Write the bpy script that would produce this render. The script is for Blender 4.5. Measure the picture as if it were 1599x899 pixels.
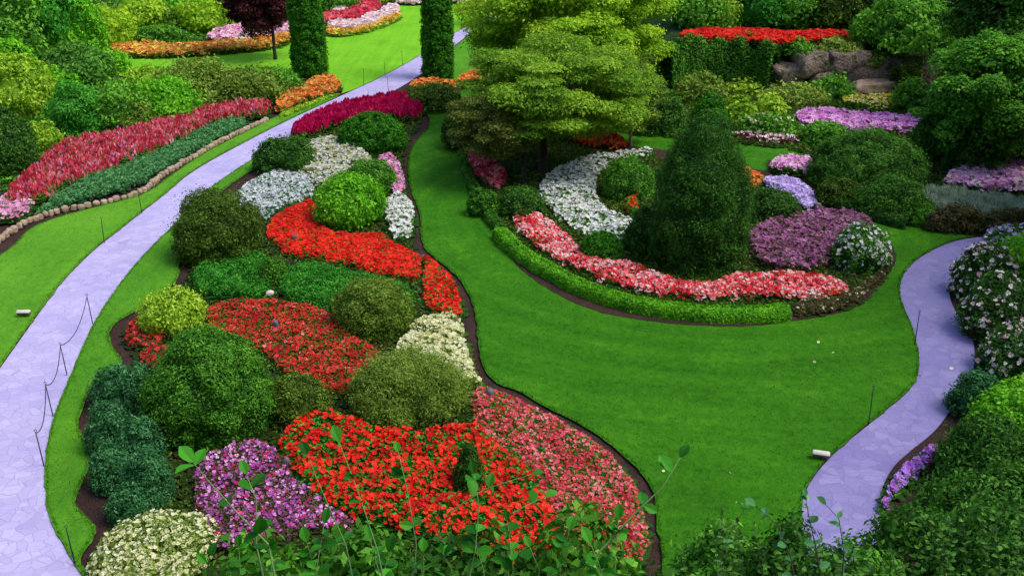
import bpy, math, random
import numpy as np
from mathutils import Vector
S = bpy.context.scene
for o in list(bpy.data.objects): bpy.data.objects.remove(o)
# ------------------------------------------------------------ camera, light
H_CAM, F_PX, HOR = 15.0, 1600.0, 700.0
TH = math.atan(HOR / F_PX)
cd = bpy.data.cameras.new('camera'); cam = bpy.data.objects.new('camera', cd); S.collection.objects.link(cam)
cam.location = (0, 0, H_CAM); cam.rotation_euler = (math.pi / 2 - TH, 0, 0)
cd.sensor_width = 36; cd.lens = 36 * F_PX / 1599; cd.clip_end = 2000; cd.clip_start = .1
S.camera = cam
SUN_EL, SUN_AZ = math.radians(58), math.radians(108)      # azimuth measured from +Y (away from the camera) towards +X
w = bpy.data.worlds.new('World'); S.world = w; w.use_nodes = True
nt = w.node_tree; bg = nt.nodes['Background']; sky = nt.nodes.new('ShaderNodeTexSky')
sky.sky_type = 'NISHITA'; sky.sun_disc = False; sky.sun_elevation = SUN_EL; sky.sun_rotation = SUN_AZ
sky.dust_density = 2.5; sky.air_density = 1.0
nt.links.new(sky.outputs[0], bg.inputs[0]); bg.inputs[1].default_value = .15
sd = bpy.data.lights.new('sun', 'SUN'); sun = bpy.data.objects.new('sun', sd); S.collection.objects.link(sun)
sd.energy = 1.6; sd.angle = math.radians(28); sd.color = (1, .95, .86)
sv = Vector((math.sin(SUN_AZ) * math.cos(SUN_EL), math.cos(SUN_AZ) * math.cos(SUN_EL), math.sin(SUN_EL)))
sun.rotation_euler = sv.to_track_quat('Z', 'Y').to_euler(); sun.location = (0, 0, 40)
S.view_settings.view_transform = 'Standard'; S.view_settings.look = 'None'
S.view_settings.gamma = 1; S.view_settings.exposure = .68
S.render.engine = 'CYCLES'
try:
    S.cycles.max_bounces = 6; S.cycles.diffuse_bounces = 3; S.cycles.glossy_bounces = 2; S.cycles.transmission_bounces = 4
    S.cycles.use_denoising = True; S.cycles.denoiser = 'OPENIMAGEDENOISE'; S.cycles.denoising_prefilter = 'ACCURATE'
except Exception: pass

# ------------------------------------------------------------ pixel (of the 1599x899 photo) <-> world
CT, ST = math.cos(TH), math.sin(TH)
def ray(px, py):
    u = (px - 799.5) / F_PX; v = -(py - 449.5) / F_PX
    return np.array([u, CT + v * ST, -ST + v * CT])
def P(px, py, z=0.0):
    d = ray(px, py); t = (z - H_CAM) / d[2]
    return np.array([d[0] * t, d[1] * t, z])
def atY(px, py, Y):
    d = ray(px, py); t = Y / d[1]; return np.array([d[0] * t, Y, H_CAM + d[2] * t])
def proj(p):
    p = np.asarray(p, float); q = p - np.array([0, 0, H_CAM])
    dz = q[..., 1] * CT - q[..., 2] * ST; uy = q[..., 1] * ST + q[..., 2] * CT
    return 799.5 + F_PX * q[..., 0] / dz, 449.5 - F_PX * uy / dz
def depth(p): return p[1] * CT - (p[2] - H_CAM) * ST
def PL(pts, z=0.0): return np.array([P(x, y, z)[:2] for x, y in pts])

# ------------------------------------------------------------ materials
def lin(c):
    return tuple(((v / 255) / 12.92 if v / 255 <= .04045 else ((v / 255 + .055) / 1.055) ** 2.4) for v in c)
def mat_new(n):
    m = bpy.data.materials.new(n); m.use_nodes = True; nt = m.node_tree
    for x in list(nt.nodes): nt.nodes.remove(x)
    out = nt.nodes.new('ShaderNodeOutputMaterial'); return m, nt, out
def ramp(nt, cols, fac):
    r = nt.nodes.new('ShaderNodeValToRGB'); e = r.color_ramp.elements
    while len(e) < len(cols): e.new(.5)
    for i, c in enumerate(cols):
        e[i].position = i / (len(cols) - 1); e[i].color = (*c, 1)
    nt.links.new(fac, r.inputs[0]); return r.outputs[0]
MATS = {}
def leafmat(name, cols, transl=.28, rough=.6, spec=.12, tt=(1.25, 1.25, .6)):
    """cols: linear reflectances from the darkest leaf to the lightest, picked per leaf by the rnd attribute"""
    m, nt, out = mat_new(name)
    a = nt.nodes.new('ShaderNodeAttribute'); a.attribute_name = 'rnd'
    c = ramp(nt, cols, a.outputs['Fac'])
    p = nt.nodes.new('ShaderNodeBsdfPrincipled'); p.inputs['Roughness'].default_value = rough
    p.inputs['Specular IOR Level'].default_value = spec
    nt.links.new(c, p.inputs['Base Color'])
    t = nt.nodes.new('ShaderNodeBsdfTranslucent')
    mx = nt.nodes.new('ShaderNodeMix'); mx.data_type = 'RGBA'; mx.blend_type = 'MULTIPLY'; mx.inputs[0].default_value = 1
    nt.links.new(c, mx.inputs[6]); mx.inputs[7].default_value = (*tt, 1); nt.links.new(mx.outputs[2], t.inputs[0])
    ms = nt.nodes.new('ShaderNodeMixShader'); ms.inputs[0].default_value = transl
    nt.links.new(p.outputs[0], ms.inputs[1]); nt.links.new(t.outputs[0], ms.inputs[2]); nt.links.new(ms.outputs[0], out.inputs[0])
    MATS[name] = m; return m
def L3(*c): return [tuple(x) for x in c]
leafmat('dark',   L3((.014,.045,.007), (.035,.12,.014), (.10,.27,.03)))
leafmat('darkolive', L3((.016,.035,.005), (.06,.125,.012), (.15,.27,.03)))
leafmat('mid',    L3((.018,.075,.008), (.07,.25,.018), (.2,.5,.045)))
leafmat('bright', L3((.04,.17,.006), (.13,.46,.015), (.3,.68,.035)))
leafmat('lime',   L3((.12,.28,.014), (.33,.55,.03), (.6,.75,.09)))
leafmat('olive',  L3((.05,.10,.01), (.17,.29,.03), (.38,.5,.1)))
leafmat('teal',   L3((.014,.07,.022), (.055,.22,.07), (.18,.44,.17)))
leafmat('emerald',L3((.010,.07,.006), (.035,.24,.016), (.12,.46,.05)))
leafmat('cypress',L3((.010,.06,.004), (.04,.22,.01), (.14,.42,.02)))
leafmat('forest',L3((.010,.042,.005), (.04,.15,.014), (.13,.34,.04)))
leafmat('silver', L3((.16,.24,.16), (.34,.44,.34), (.56,.64,.56)))
leafmat('burgundy', L3((.03,.008,.012), (.09,.02,.03), (.2,.05,.05)))
leafmat('bronze', L3((.03,.045,.012), (.1,.09,.035), (.24,.19,.08)))
leafmat('bronzegreen', L3((.03,.05,.01), (.1,.15,.02), (.28,.3,.06)), .35)
leafmat('maple',  L3((.04,.12,.012), (.16,.34,.022), (.4,.6,.05)), .35)
leafmat('golden', L3((.10,.25,.010), (.3,.54,.022), (.58,.75,.07)), .42)  # own colour of the golden shrubs; also paints the maple's sunlit crown top
leafmat('branch_leaf', L3((.008,.07,.004), (.022,.17,.008), (.06,.30,.02)), .2, .55, .12)
PT = (1, 1, 1)
def petal(name, *cols): return leafmat(name, L3(*cols), .25, .6, .2, PT)
petal('f_red', (.4,.003,.002), (.72,.010,.004), (.92,.05,.015))
petal('f_red2', (.3,.006,.006), (.55,.015,.01), (.75,.07,.04))
petal('f_crimson', (.42,.012,.035), (.7,.05,.09), (.84,.25,.28))
petal('f_magenta', (.3,.0,.05), (.6,.004,.09), (.68,.02,.16))
petal('f_rose', (.45,.01,.04), (.78,.06,.12), (.85,.3,.35))
petal('f_redpink', (.35,.004,.01), (.75,.012,.03), (.82,.08,.11), (.86,.4,.42), (.88,.75,.73))
petal('f_pinkred', (.5,.02,.04), (.76,.08,.11), (.88,.36,.38))
petal('f_pink', (.7,.16,.4), (.8,.32,.58), (.88,.6,.75))
petal('f_orchid', (.62,.16,.55), (.84,.34,.76), (.9,.6,.86))
petal('f_purple', (.24,.03,.22), (.42,.07,.38), (.6,.22,.52))
petal('f_violet', (.22,.06,.5), (.4,.16,.7), (.58,.36,.82))
petal('f_lilac', (.4,.26,.62), (.58,.44,.8), (.76,.66,.9))
petal('f_mauve', (.16,.05,.11), (.3,.11,.21), (.45,.22,.34))
petal('f_white', (.6,.6,.56), (.75,.75,.72), (.88,.88,.86))
petal('f_greywhite', (.4,.42,.44), (.58,.6,.62), (.78,.8,.82))
petal('f_cream', (.5,.52,.2), (.7,.7,.38), (.85,.82,.6))
petal('f_cream2', (.36,.38,.2), (.52,.5,.3), (.72,.7,.5))
petal('f_orange', (.6,.08,.01), (.82,.2,.03), (.88,.42,.1))
petal('f_orange2', (.45,.14,.02), (.65,.28,.04), (.8,.5,.12))
petal('f_yellow', (.6,.42,.02), (.8,.62,.04), (.88,.78,.2))
petal('f_blush', (.65,.4,.42), (.8,.62,.62), (.88,.8,.78))

def tex_mat(name, build):
    m, nt, out = mat_new(name); p = nt.nodes.new('ShaderNodeBsdfPrincipled')
    nt.links.new(p.outputs[0], out.inputs[0]); build(nt, p); MATS[name] = m; return m
def N_(nt, k, **kw):
    n = nt.nodes.new(k)
    for a, v in kw.items():
        if a in n.inputs.keys(): n.inputs[a].default_value = v
        else: setattr(n, a, v)
    return n
def pos(nt): return nt.nodes.new('ShaderNodeNewGeometry').outputs['Position']
def noise(nt, scale, detail=4, vec=None, rough=.55):
    n = nt.nodes.new('ShaderNodeTexNoise'); n.inputs['Scale'].default_value = scale; n.inputs['Detail'].default_value = detail
    n.inputs['Roughness'].default_value = rough
    nt.links.new(vec if vec is not None else pos(nt), n.inputs['Vector']); return n.outputs['Fac']
def mixc(nt, f, a, b, mode='MIX'):
    m = nt.nodes.new('ShaderNodeMix'); m.data_type = 'RGBA'; m.blend_type = mode
    for i, v in ((0, f), (6, a), (7, b)):
        if isinstance(v, (tuple, float, int)): m.inputs[i].default_value = (*v, 1) if isinstance(v, tuple) else v
        else: nt.links.new(v, m.inputs[i])
    return m.outputs[2]
def mathn(nt, op, a, b=None, c=None):
    m = nt.nodes.new('ShaderNodeMath'); m.operation = op
    for i, v in enumerate((a, b, c)):
        if v is None: continue
        if isinstance(v, (int, float)): m.inputs[i].default_value = v
        else: nt.links.new(v, m.inputs[i])
    return m.outputs[0]
def rng_map(nt, v, a, b, c=0., d=1.):
    m = nt.nodes.new('ShaderNodeMapRange'); nt.links.new(v, m.inputs[0])
    for i, x in enumerate((a, b, c, d)): m.inputs[i + 1].default_value = x
    return m.outputs[0]
def bump(nt, p, h, strength, dist):
    b = nt.nodes.new('ShaderNodeBump'); b.inputs['Strength'].default_value = strength; b.inputs['Distance'].default_value = dist
    nt.links.new(h, b.inputs['Height']); nt.links.new(b.outputs[0], p.inputs['Normal'])
def grass_mat(name, c0, c1, c2, stripe=0.0, ang=0.):
    def b(nt, p):
        n1 = noise(nt, .35, 3); n2 = noise(nt, 3.2, 5); n3 = noise(nt, 60, 3)
        # the nap left by the mower, drawn out along its track
        mp = nt.nodes.new('ShaderNodeMapping'); mp.inputs['Rotation'].default_value = (0, 0, ang); mp.inputs['Scale'].default_value = (2.2, .12, 1)
        
        if name == 'lawn_main':
            c0_ = P(1085, 330); sb = nt.nodes.new('ShaderNodeVectorMath'); sb.operation = 'SUBTRACT'; nt.links.new(pos(nt), sb.inputs[0]); sb.inputs[1].default_value = (c0_[0], c0_[1], 0)
            ln = nt.nodes.new('ShaderNodeVectorMath'); ln.operation = 'LENGTH'; nt.links.new(sb.outputs[0], ln.inputs[0])
            sx = nt.nodes.new('ShaderNodeSeparateXYZ'); nt.links.new(sb.outputs[0], sx.inputs[0]); at = mathn(nt, 'ARCTAN2', sx.outputs[0], sx.outputs[1])
            cb = nt.nodes.new('ShaderNodeCombineXYZ'); nt.links.new(ln.outputs['Value'], cb.inputs[0]); nt.links.new(mathn(nt, 'MULTIPLY', at, 6.), cb.inputs[1]); nt.links.new(cb.outputs[0], mp.inputs[0])
            mp.inputs['Rotation'].default_value = (0, 0, 0); mp.inputs['Scale'].default_value = (1.5, .1, 1)
        else: nt.links.new(pos(nt), mp.inputs[0])
        n4 = noise(nt, 1.0, 3, mp.outputs[0])
        f = mathn(nt, 'ADD', mathn(nt, 'MULTIPLY', n1, .4), mathn(nt, 'MULTIPLY', n2, .35))
        f = mathn(nt, 'ADD', f, mathn(nt, 'MULTIPLY', n4, .2 + stripe * .8))
        f = rng_map(nt, f, .36 + stripe * .3, .66 + stripe * .6)
        c = ramp(nt, [c0, c1, c2], f)
        n5 = noise(nt, 9, 5, None, .7); c = mixc(nt, rng_map(nt, n5, .4, .68, 0, .22), c, tuple(v * 1.5 for v in c2)); c = mixc(nt, rng_map(nt, n3, .35, .7, 0, .35), c, tuple(v * .55 for v in c1))
        nt.links.new(c, p.inputs['Base Color']); p.inputs['Roughness'].default_value = .75; p.inputs['Specular IOR Level'].default_value = .04
        bump(nt, p, mathn(nt, 'ADD', n3, mathn(nt, 'MULTIPLY', n2, .6)), .8, .03)
    return tex_mat(name, b)
grass_mat('lawn_main', (.014,.098,.004), (.036,.17,.007), (.10,.29,.012), .25, .5)
grass_mat('lawn_strip', (.045,.185,.012), (.08,.27,.015), (.13,.34,.02), .1, .4)
grass_mat('lawn_side', (.06,.22,.014), (.105,.31,.018), (.16,.39,.025), .1, .8)
grass_mat('lawn_back', (.10,.34,.014), (.17,.47,.018), (.25,.56,.03), .25, 1.4)
def soil(nt, p):
    n = noise(nt, 1.2, 5); n2 = noise(nt, 22, 5)
    c = ramp(nt, [(.018,.01,.009), (.045,.026,.022), (.09,.055,.04)], rng_map(nt, mathn(nt, 'ADD', mathn(nt, 'MULTIPLY', n, .4), mathn(nt, 'MULTIPLY', n2, .6)), .32, .7))
    nt.links.new(c, p.inputs['Base Color']); p.inputs['Roughness'].default_value = .95; p.inputs['Specular IOR Level'].default_value = .1
    bump(nt, p, n2, 1, .06)
tex_mat('soil', soil)
def hill(nt, p):
    n = noise(nt, .8, 6); n2 = noise(nt, 7, 5)
    c = ramp(nt, [(.02,.016,.01), (.02,.05,.012), (.05,.11,.02)], rng_map(nt, mathn(nt, 'ADD', mathn(nt, 'MULTIPLY', n, .5), mathn(nt, 'MULTIPLY', n2, .5)), .3, .7))
    nt.links.new(c, p.inputs['Base Color']); p.inputs['Roughness'].default_value = .95; p.inputs['Specular IOR Level'].default_value = .1
    bump(nt, p, n2, 1, .25)
tex_mat('hill', hill)
def flag_mat(name, cols, joint):
    def b(nt, p):
        wn = noise(nt, 1.5, 2)
        vm = nt.nodes.new('ShaderNodeVectorMath'); vm.operation = 'MULTIPLY_ADD'
        cx = nt.nodes.new('ShaderNodeCombineXYZ'); nt.links.new(wn, cx.inputs[0]); nt.links.new(noise(nt, 1.1, 2), cx.inputs[1])
        nt.links.new(cx.outputs[0], vm.inputs[0]); vm.inputs[1].default_value = (.5, .5, 0); nt.links.new(pos(nt), vm.inputs[2])
        v = vm.outputs[0]
        vo = nt.nodes.new('ShaderNodeTexVoronoi'); vo.feature = 'DISTANCE_TO_EDGE'; vo.inputs['Scale'].default_value = 3.0; nt.links.new(v, vo.inputs['Vector'])
        vc = nt.nodes.new('ShaderNodeTexVoronoi'); vc.inputs['Scale'].default_value = 3.0; nt.links.new(v, vc.inputs['Vector'])
        sp = nt.nodes.new('ShaderNodeSeparateColor'); nt.links.new(vc.outputs['Color'], sp.inputs[0])
        n2 = noise(nt, 9, 6, None, .65)
        f = mathn(nt, 'ADD', mathn(nt, 'MULTIPLY', sp.outputs[0], .55), mathn(nt, 'MULTIPLY', n2, .45))
        c = ramp(nt, cols, rng_map(nt, f, .15, .85))
        e = rng_map(nt, vo.outputs[0], .0, .05)
        mp = nt.nodes.new('ShaderNodeMapping'); mp.inputs['Scale'].default_value = (1.2, 6, 1); nt.links.new(pos(nt), mp.inputs[0]); n5 = noise(nt, 1.6, 5, mp.outputs[0], .65)
        c = mixc(nt, rng_map(nt, n5, .35, .65, 0, .55), c, cols[0]); c = mixc(nt, rng_map(nt, noise(nt, .5, 3), .35, .65, 0, .35), c, cols[3]); c = mixc(nt, mathn(nt, 'ADD', mathn(nt, 'MULTIPLY', e, .6), .4), joint, c)
        c = mixc(nt, rng_map(nt, noise(nt, 30, 4, None, .7), .55, .72, 0, .45), c, joint)
        nt.links.new(c, p.inputs['Base Color']); p.inputs['Roughness'].default_value = .6; p.inputs['Specular IOR Level'].default_value = .35
        bump(nt, p, mathn(nt, 'ADD', e, mathn(nt, 'MULTIPLY', n2, .5)), .3, .02)
    return tex_mat(name, b)
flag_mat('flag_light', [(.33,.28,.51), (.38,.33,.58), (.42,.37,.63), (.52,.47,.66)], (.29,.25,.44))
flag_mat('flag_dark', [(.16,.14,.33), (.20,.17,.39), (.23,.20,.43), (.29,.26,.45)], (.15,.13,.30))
def stone(nt, p):
    n = noise(nt, 3, 6); n2 = noise(nt, 18, 5)
    c = ramp(nt, [(.16,.10,.07), (.34,.24,.16), (.5,.4,.28)], rng_map(nt, mathn(nt, 'ADD', mathn(nt, 'MULTIPLY', n, .6), mathn(nt, 'MULTIPLY', n2, .4)), .3, .7))
    nt.links.new(c, p.inputs['Base Color']); p.inputs['Roughness'].default_value = .9; bump(nt, p, n2, .8, .03)
tex_mat('edging', stone)
def rock(nt, p):
    n = noise(nt, .9, 7, None, .65); n2 = noise(nt, 7, 6)
    c = ramp(nt, [(.04,.035,.028), (.13,.09,.075), (.27,.19,.155), (.4,.31,.26)], rng_map(nt, mathn(nt, 'ADD', mathn(nt, 'MULTIPLY', n, .6), mathn(nt, 'MULTIPLY', n2, .4)), .3, .68))
    moss = rng_map(nt, noise(nt, 1.7, 5), .52, .64)
    c = mixc(nt, moss, c, (.03, .06, .015))
    nt.links.new(c, p.inputs['Base Color']); p.inputs['Roughness'].default_value = .9; bump(nt, p, mathn(nt, 'ADD', n, n2), 1, .2)
tex_mat('rock', rock)
def solid(name, col, rough=.6, metal=0., nz=.25, sc=12):
    def b(nt, p):
        n = noise(nt, sc, 5); c = mixc(nt, rng_map(nt, n, .3, .7, 0, 1), tuple(v * (1 - nz) for v in col), tuple(min(1, v * (1 + nz)) for v in col))
        nt.links.new(c, p.inputs['Base Color']); p.inputs['Roughness'].default_value = rough; p.inputs['Metallic'].default_value = metal
        bump(nt, p, n, .3, .01)
    return tex_mat(name, b)
solid('bark', (.09, .06, .045), .9, 0, .5, 9); solid('bark_dark', (.035, .025, .022), .9, 0, .5, 9); solid('bark_pale', (.28, .22, .18), .9, 0, .35, 9)
solid('iron', (.02, .03, .035), .5, .4); solid('rope', (.03, .035, .05), .9); solid('white_paint', (.55, .52, .46), .6, 0, .2)
solid('lens', (.10, .06, .05), .2, 0, .1); solid('stem_green', (.10, .2, .05), .7, 0, .3); solid('pale_stone', (.55, .52, .45), .8)
solid('slate', (.1, .09, .11), .7); solid('trousers', (.03, .03, .05), .9); solid('skin', (.5, .3, .22), .6); solid('shirt', (.05, .04, .07), .9)

# ------------------------------------------------------------ objects
def link(name, me, parent=None):
    o = bpy.data.objects.new(name, me); S.collection.objects.link(o)
    if parent is not None: o.parent = parent
    return o
def tag(o, label=None, cat=None, group=None, kind=None):
    for k, v in (('label', label), ('category', cat), ('group', group), ('kind', kind)):
        if v: o[k] = v
    return o
def empty(name, loc):
    o = link(name, None); o.location = loc; return o
class MB:
    """collects loose quads, each with its material slot and its rnd value"""
    def __init__(s): s.q, s.r, s.m, s.mats = [], [], [], []
    def add(s, quads, rnd, mat):
        if mat not in s.mats: s.mats.append(mat)
        quads = np.asarray(quads, np.float32).reshape(-1, 4, 3)
        s.q.append(quads); s.r.append(np.broadcast_to(np.asarray(rnd, np.float32), (len(quads),)))
        s.m.append(np.full(len(quads), s.mats.index(mat), np.int32))
    def build(s, name, parent=None, origin=(0, 0, 0)):
        q = np.concatenate(s.q) - np.asarray(origin, np.float32); n = len(q)
        me = bpy.data.meshes.new(name)
        me.vertices.add(4 * n); me.vertices.foreach_set('co', q.ravel())
        me.loops.add(4 * n); me.loops.foreach_set('vertex_index', np.arange(4 * n, dtype=np.int32))
        me.polygons.add(n); me.polygons.foreach_set('loop_start', np.arange(0, 4 * n, 4, dtype=np.int32))
        me.polygons.foreach_set('material_index', np.concatenate(s.m))
        a = me.attributes.new('rnd', 'FLOAT', 'FACE'); a.data.foreach_set('value', np.clip(np.concatenate(s.r), 0, 1).astype(np.float32))
        for k in s.mats: me.materials.append(MATS[k])
        me.update(calc_edges=True)
        o = link(name, me, parent)
        if parent is None: o.location = origin
        return o
def solid_mesh(name, verts, faces, mat, parent=None, origin=(0, 0, 0), smooth=True):
    me = bpy.data.meshes.new(name); me.from_pydata([tuple(np.asarray(v, float) - np.asarray(origin, float)) for v in verts], [], faces)
    me.materials.append(MATS[mat]); me.update()
    if smooth: me.polygons.foreach_set('use_smooth', [True] * len(me.polygons))
    o = link(name, me, parent)
    if parent is None: o.location = origin
    return o
def tube(pts, rad, n=7):
    pts = [np.asarray(p, float) for p in pts]; V, Fc = [], []
    for i, p in enumerate(pts):
        d = pts[min(i + 1, len(pts) - 1)] - pts[max(i - 1, 0)]; d = d / (np.linalg.norm(d) + 1e-9)
        a = np.cross(d, [0, 0, 1] if abs(d[2]) < .9 else [1, 0, 0]); a /= np.linalg.norm(a); b = np.cross(d, a)
        for k in range(n):
            t = 2 * math.pi * k / n; V.append(p + rad[i] * (math.cos(t) * a + math.sin(t) * b))
    for i in range(len(pts) - 1):
        for k in range(n): Fc.append((i * n + k, i * n + (k + 1) % n, (i + 1) * n + (k + 1) % n, (i + 1) * n + k))
    Fc.append(tuple(range(n))[::-1]); Fc.append(tuple((len(pts) - 1) * n + k for k in range(n)))
    return V, Fc
def joinm(parts):
    V, Fc = [], []
    for v, f in parts:
        o = len(V); V += list(v); Fc += [tuple(i + o for i in x) for x in f]
    return V, Fc
def unit(v): return v / (np.linalg.norm(v, axis=-1, keepdims=True) + 1e-9)
def rdir(r, n):
    return unit(r.normal(size=(n, 3)))
def leaf_quads(p, nrm, L, W, r, jit=.8, fold=.2, along=None, al=0.):
    n = len(p); nn = unit(nrm + jit * r.normal(size=(n, 3)) * .6)
    a = r.normal(size=(n, 3))
    if along is not None: a = a * (1 - al) + along * al * 2
    a = a - nn * (a * nn).sum(1, keepdims=True); a = unit(a); b = np.cross(nn, a)
    s = r.uniform(.55, 1.5, (n, 1)); L = L * s; W = W * s
    return np.stack([p - a * L / 2, p + b * W / 2 + nn * W * fold, p + a * L / 2, p - b * W / 2 + nn * W * fold], 1)
def flower_quads(p, nrm, R, r, npet=3, cup=.25):
    n = len(p); nn = unit(nrm + .45 * r.normal(size=(n, 3))); a = r.normal(size=(n, 3)); a = unit(a - nn * (a * nn).sum(1, keepdims=True)); b = np.cross(nn, a)
    R = R * r.uniform(.7, 1.25, (n, 1)); out = []
    for k in range(npet):
        t = 2 * math.pi * k / npet; d = math.cos(t) * a + math.sin(t) * b; e = -math.sin(t) * a + math.cos(t) * b
        wd = R * (.75 if npet <= 3 else .55)
        out.append(np.stack([p, p + d * R * .6 + e * wd * .9 + nn * R * cup * .5, p + d * R + nn * R * cup, p + d * R * .6 - e * wd * .9 + nn * R * cup * .5], 1))
    return np.concatenate(out)
class Wob:
    def __init__(s, r, f, k=5): s.k = r.normal(size=(k, 3)) * f; s.p = r.uniform(0, 6.28, k)
    def __call__(s, x): return np.sin(x @ s.k.T + s.p).mean(1)
SEED = [11]
def rng():
    SEED[0] += 1; return np.random.default_rng(SEED[0])

# profiles: radius fraction for height fraction
def prof(kind):
    if kind == 'dome': return lambda t: np.sqrt(np.clip(1 - t ** 2.3, 0, 1)) * (1 - .12 * np.clip(.25 - t, 0, 1) / .25)
    if kind == 'ball': return lambda t: np.where(t > .42, np.sqrt(np.clip(1 - ((t - .42) / .58) ** 2, 0, 1)), .68 + .32 * np.sqrt(np.clip(1 - ((.42 - t) / .42) ** 2, 0, 1)))
    if kind == 'cone': return lambda t: np.clip((1 - t ** 1.25), 0, 1) ** .72 * (1 - .25 * np.clip(.14 - t, 0, 1) / .14)
    if kind == 'bullet': return lambda t: np.clip(1 - t ** 2.7, 0, 1) ** .6 * (.84 + .16 * np.clip(t / .3, 0, 1))
    if kind == 'egg': return lambda t: np.clip(1 - np.abs((t - .28) / .72) ** 2.1, 0, 1) ** .55 * np.where(t < .28, .82 + .18 * t / .28, 1)
    if kind == 'column': return lambda t: (1 - .16 * t) * np.clip((1 - t) / .12, 0, 1) ** .5 * (.9 + .1 * np.clip(t / .08, 0, 1))
    if kind == 'flat': return lambda t: np.sqrt(np.clip(1 - t ** 3, 0, 1))
TT = np.linspace(0, 1, 60)
def body_core(C, r, ry, h, pf, k, wob, amp, seg=20, rows=12):
    ts = np.linspace(0.02, 1, rows); A = np.linspace(0, 2 * np.pi, seg + 1); G = np.zeros((rows, seg + 1, 3))
    for i, t in enumerate(ts):
        R = pf(np.array([t]))[0] * k
        d = np.stack([np.cos(A), np.sin(A), np.full_like(A, t)], 1)
        G[i] = np.stack([C[0] + r * R * np.cos(A), C[1] + ry * R * np.sin(A), np.full_like(A, C[2] + h * t * (k + .04))], 1)
        m = 1 + amp * wob(np.stack([r * R * np.cos(A), ry * R * np.sin(A), np.full_like(A, h * t)], 1))
        G[i, :, 0] = C[0] + (G[i, :, 0] - C[0]) * m; G[i, :, 1] = C[1] + (G[i, :, 1] - C[1]) * m
    q = np.stack([G[:-1, :-1], G[:-1, 1:], G[1:, 1:], G[1:, :-1]], 2).reshape(-1, 4, 3)
    return q
def foliage(mb, C, r, h, kind, mat, leaf, lw, cov=2.6, amp=.16, wf=1.6, clump=.16, ry=None, seed=None, up=.0, jit=.8, maxn=60000, fuzz=.0, rnd_bias=0., core=.84):
    """a leafy body of revolution made of clumps: leaves cover small bumps set over the surface"""
    R_ = seed if seed is not None else rng(); ry = ry or r; pf = prof(kind); wob = Wob(R_, wf)
    rr = pf(TT) * (r + ry) / 2; ds = np.hypot(np.diff(rr), np.diff(TT) * h); wgt = (rr[1:] + rr[:-1]) / 2 * ds; area = 2 * np.pi * wgt.sum(); cdf = np.cumsum(wgt) / wgt.sum()
    def samp(n):
        t = np.interp(R_.random(n), np.r_[0, cdf], TT); A = R_.uniform(0, 2 * np.pi, n); R = pf(t)
        dR = (pf(np.clip(t + .01, 0, 1)) - pf(np.clip(t - .01, 0, 1))) / (np.clip(t + .01, 0, 1) - np.clip(t - .01, 0, 1)) * (r + ry) / 2
        n_ = unit(np.stack([np.cos(A) * h, np.sin(A) * h, -dR], 1))
        loc = np.stack([r * R * np.cos(A), ry * R * np.sin(A), h * t], 1); m = 1 + amp * wob(loc)[:, None]
        loc[:, :2] *= m; loc[:, 2] *= (1 + amp * .5 * wob(loc * 1.3 + 5))
        return loc, n_
    rho = max(clump * min(r, h, 2.5), leaf * 1.3); K = int(max(8, min(900, area / (rho * rho * 1.5))))
    cc, cn = samp(K); cr = R_.uniform(.55, 1.5, K) * rho; crnd = R_.random(K)
    la = leaf * lw * leaf * .5; n = int(min(maxn, cov * area / la))
    n1 = int(n * .8); idx = R_.integers(0, K, n1); d = rdir(R_, n1); d = unit(d + cn[idx] * .7)
    p1 = cc[idx] - cn[idx] * cr[idx, None] * .45 + d * cr[idx, None] * R_.uniform(.75, 1.08, (n1, 1)); nn1 = unit(d * .7 + cn[idx] * .3)
    p2, nn2 = samp(n - n1); p2 = p2 - nn2 * R_.uniform(.0, rho * .6, (n - n1, 1))
    p = np.concatenate([p1, p2]); nn = np.concatenate([nn1, nn2]); nn[:, 2] += up
    if fuzz: p += nn * np.abs(R_.normal(size=(n, 1))) * fuzz
    # young shoots at the tip of each clump are paler than the old leaves at its base
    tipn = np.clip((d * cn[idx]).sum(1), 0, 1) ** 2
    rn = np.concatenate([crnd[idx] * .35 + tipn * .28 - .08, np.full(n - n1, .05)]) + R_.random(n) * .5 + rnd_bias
    st = R_.random(n) < .06; p = p + nn * (st[:, None] * R_.uniform(0, rho * .95, (n, 1)))
    ok = p[:, 2] > .0; p = p[ok] + np.asarray(C); nn = nn[ok]; rn = rn[ok]
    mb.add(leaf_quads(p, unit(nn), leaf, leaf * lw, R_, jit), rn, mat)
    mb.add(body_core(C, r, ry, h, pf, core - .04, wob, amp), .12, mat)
    return p, nn, R_
def blossoms(mb, p, nn, R_, n, mat, size, npet=3, out=.03, toponly=0.):
    idx = R_.permutation(len(p))[:n * 3]; k = nn[idx, 2] > toponly; idx = idx[k][:n]
    mb.add(flower_quads(p[idx] + nn[idx] * out, nn[idx] + np.array([0, -.2, .4]), size, R_, npet), R_.random(len(idx) * 1).repeat(1)[np.tile(np.arange(len(idx)), npet)], mat)
def solve(box, zb, depthf=1., kind='dome'):
    x0, x1, y0, y1 = box; cx = (x0 + x1) / 2; F = P(cx, y1, zb); hd = unit(np.array([F[0], F[1], 0.])); r = 1.
    for _ in range(6):
        C = F + hd * r * depthf * .9; r = (x1 - x0) / 2 / F_PX * depth(C + np.array([0, 0, r * .4]))
    C = F + hd * r * depthf * .9; pf = prof(kind); A = np.linspace(0, 2 * np.pi, 24); lo, hi = .05, 30.
    for _ in range(30):
        h = (lo + hi) / 2; R = pf(TT); g = np.stack([C[0] + r * R[:, None] * np.cos(A), C[1] + r * depthf * R[:, None] * np.sin(A), C[2] + h * TT[:, None] + 0 * A], -1)
        top = proj(g)[1].min()
        if top > y0: lo = h
        else: hi = h
    return C, r, r * depthf, h
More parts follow.
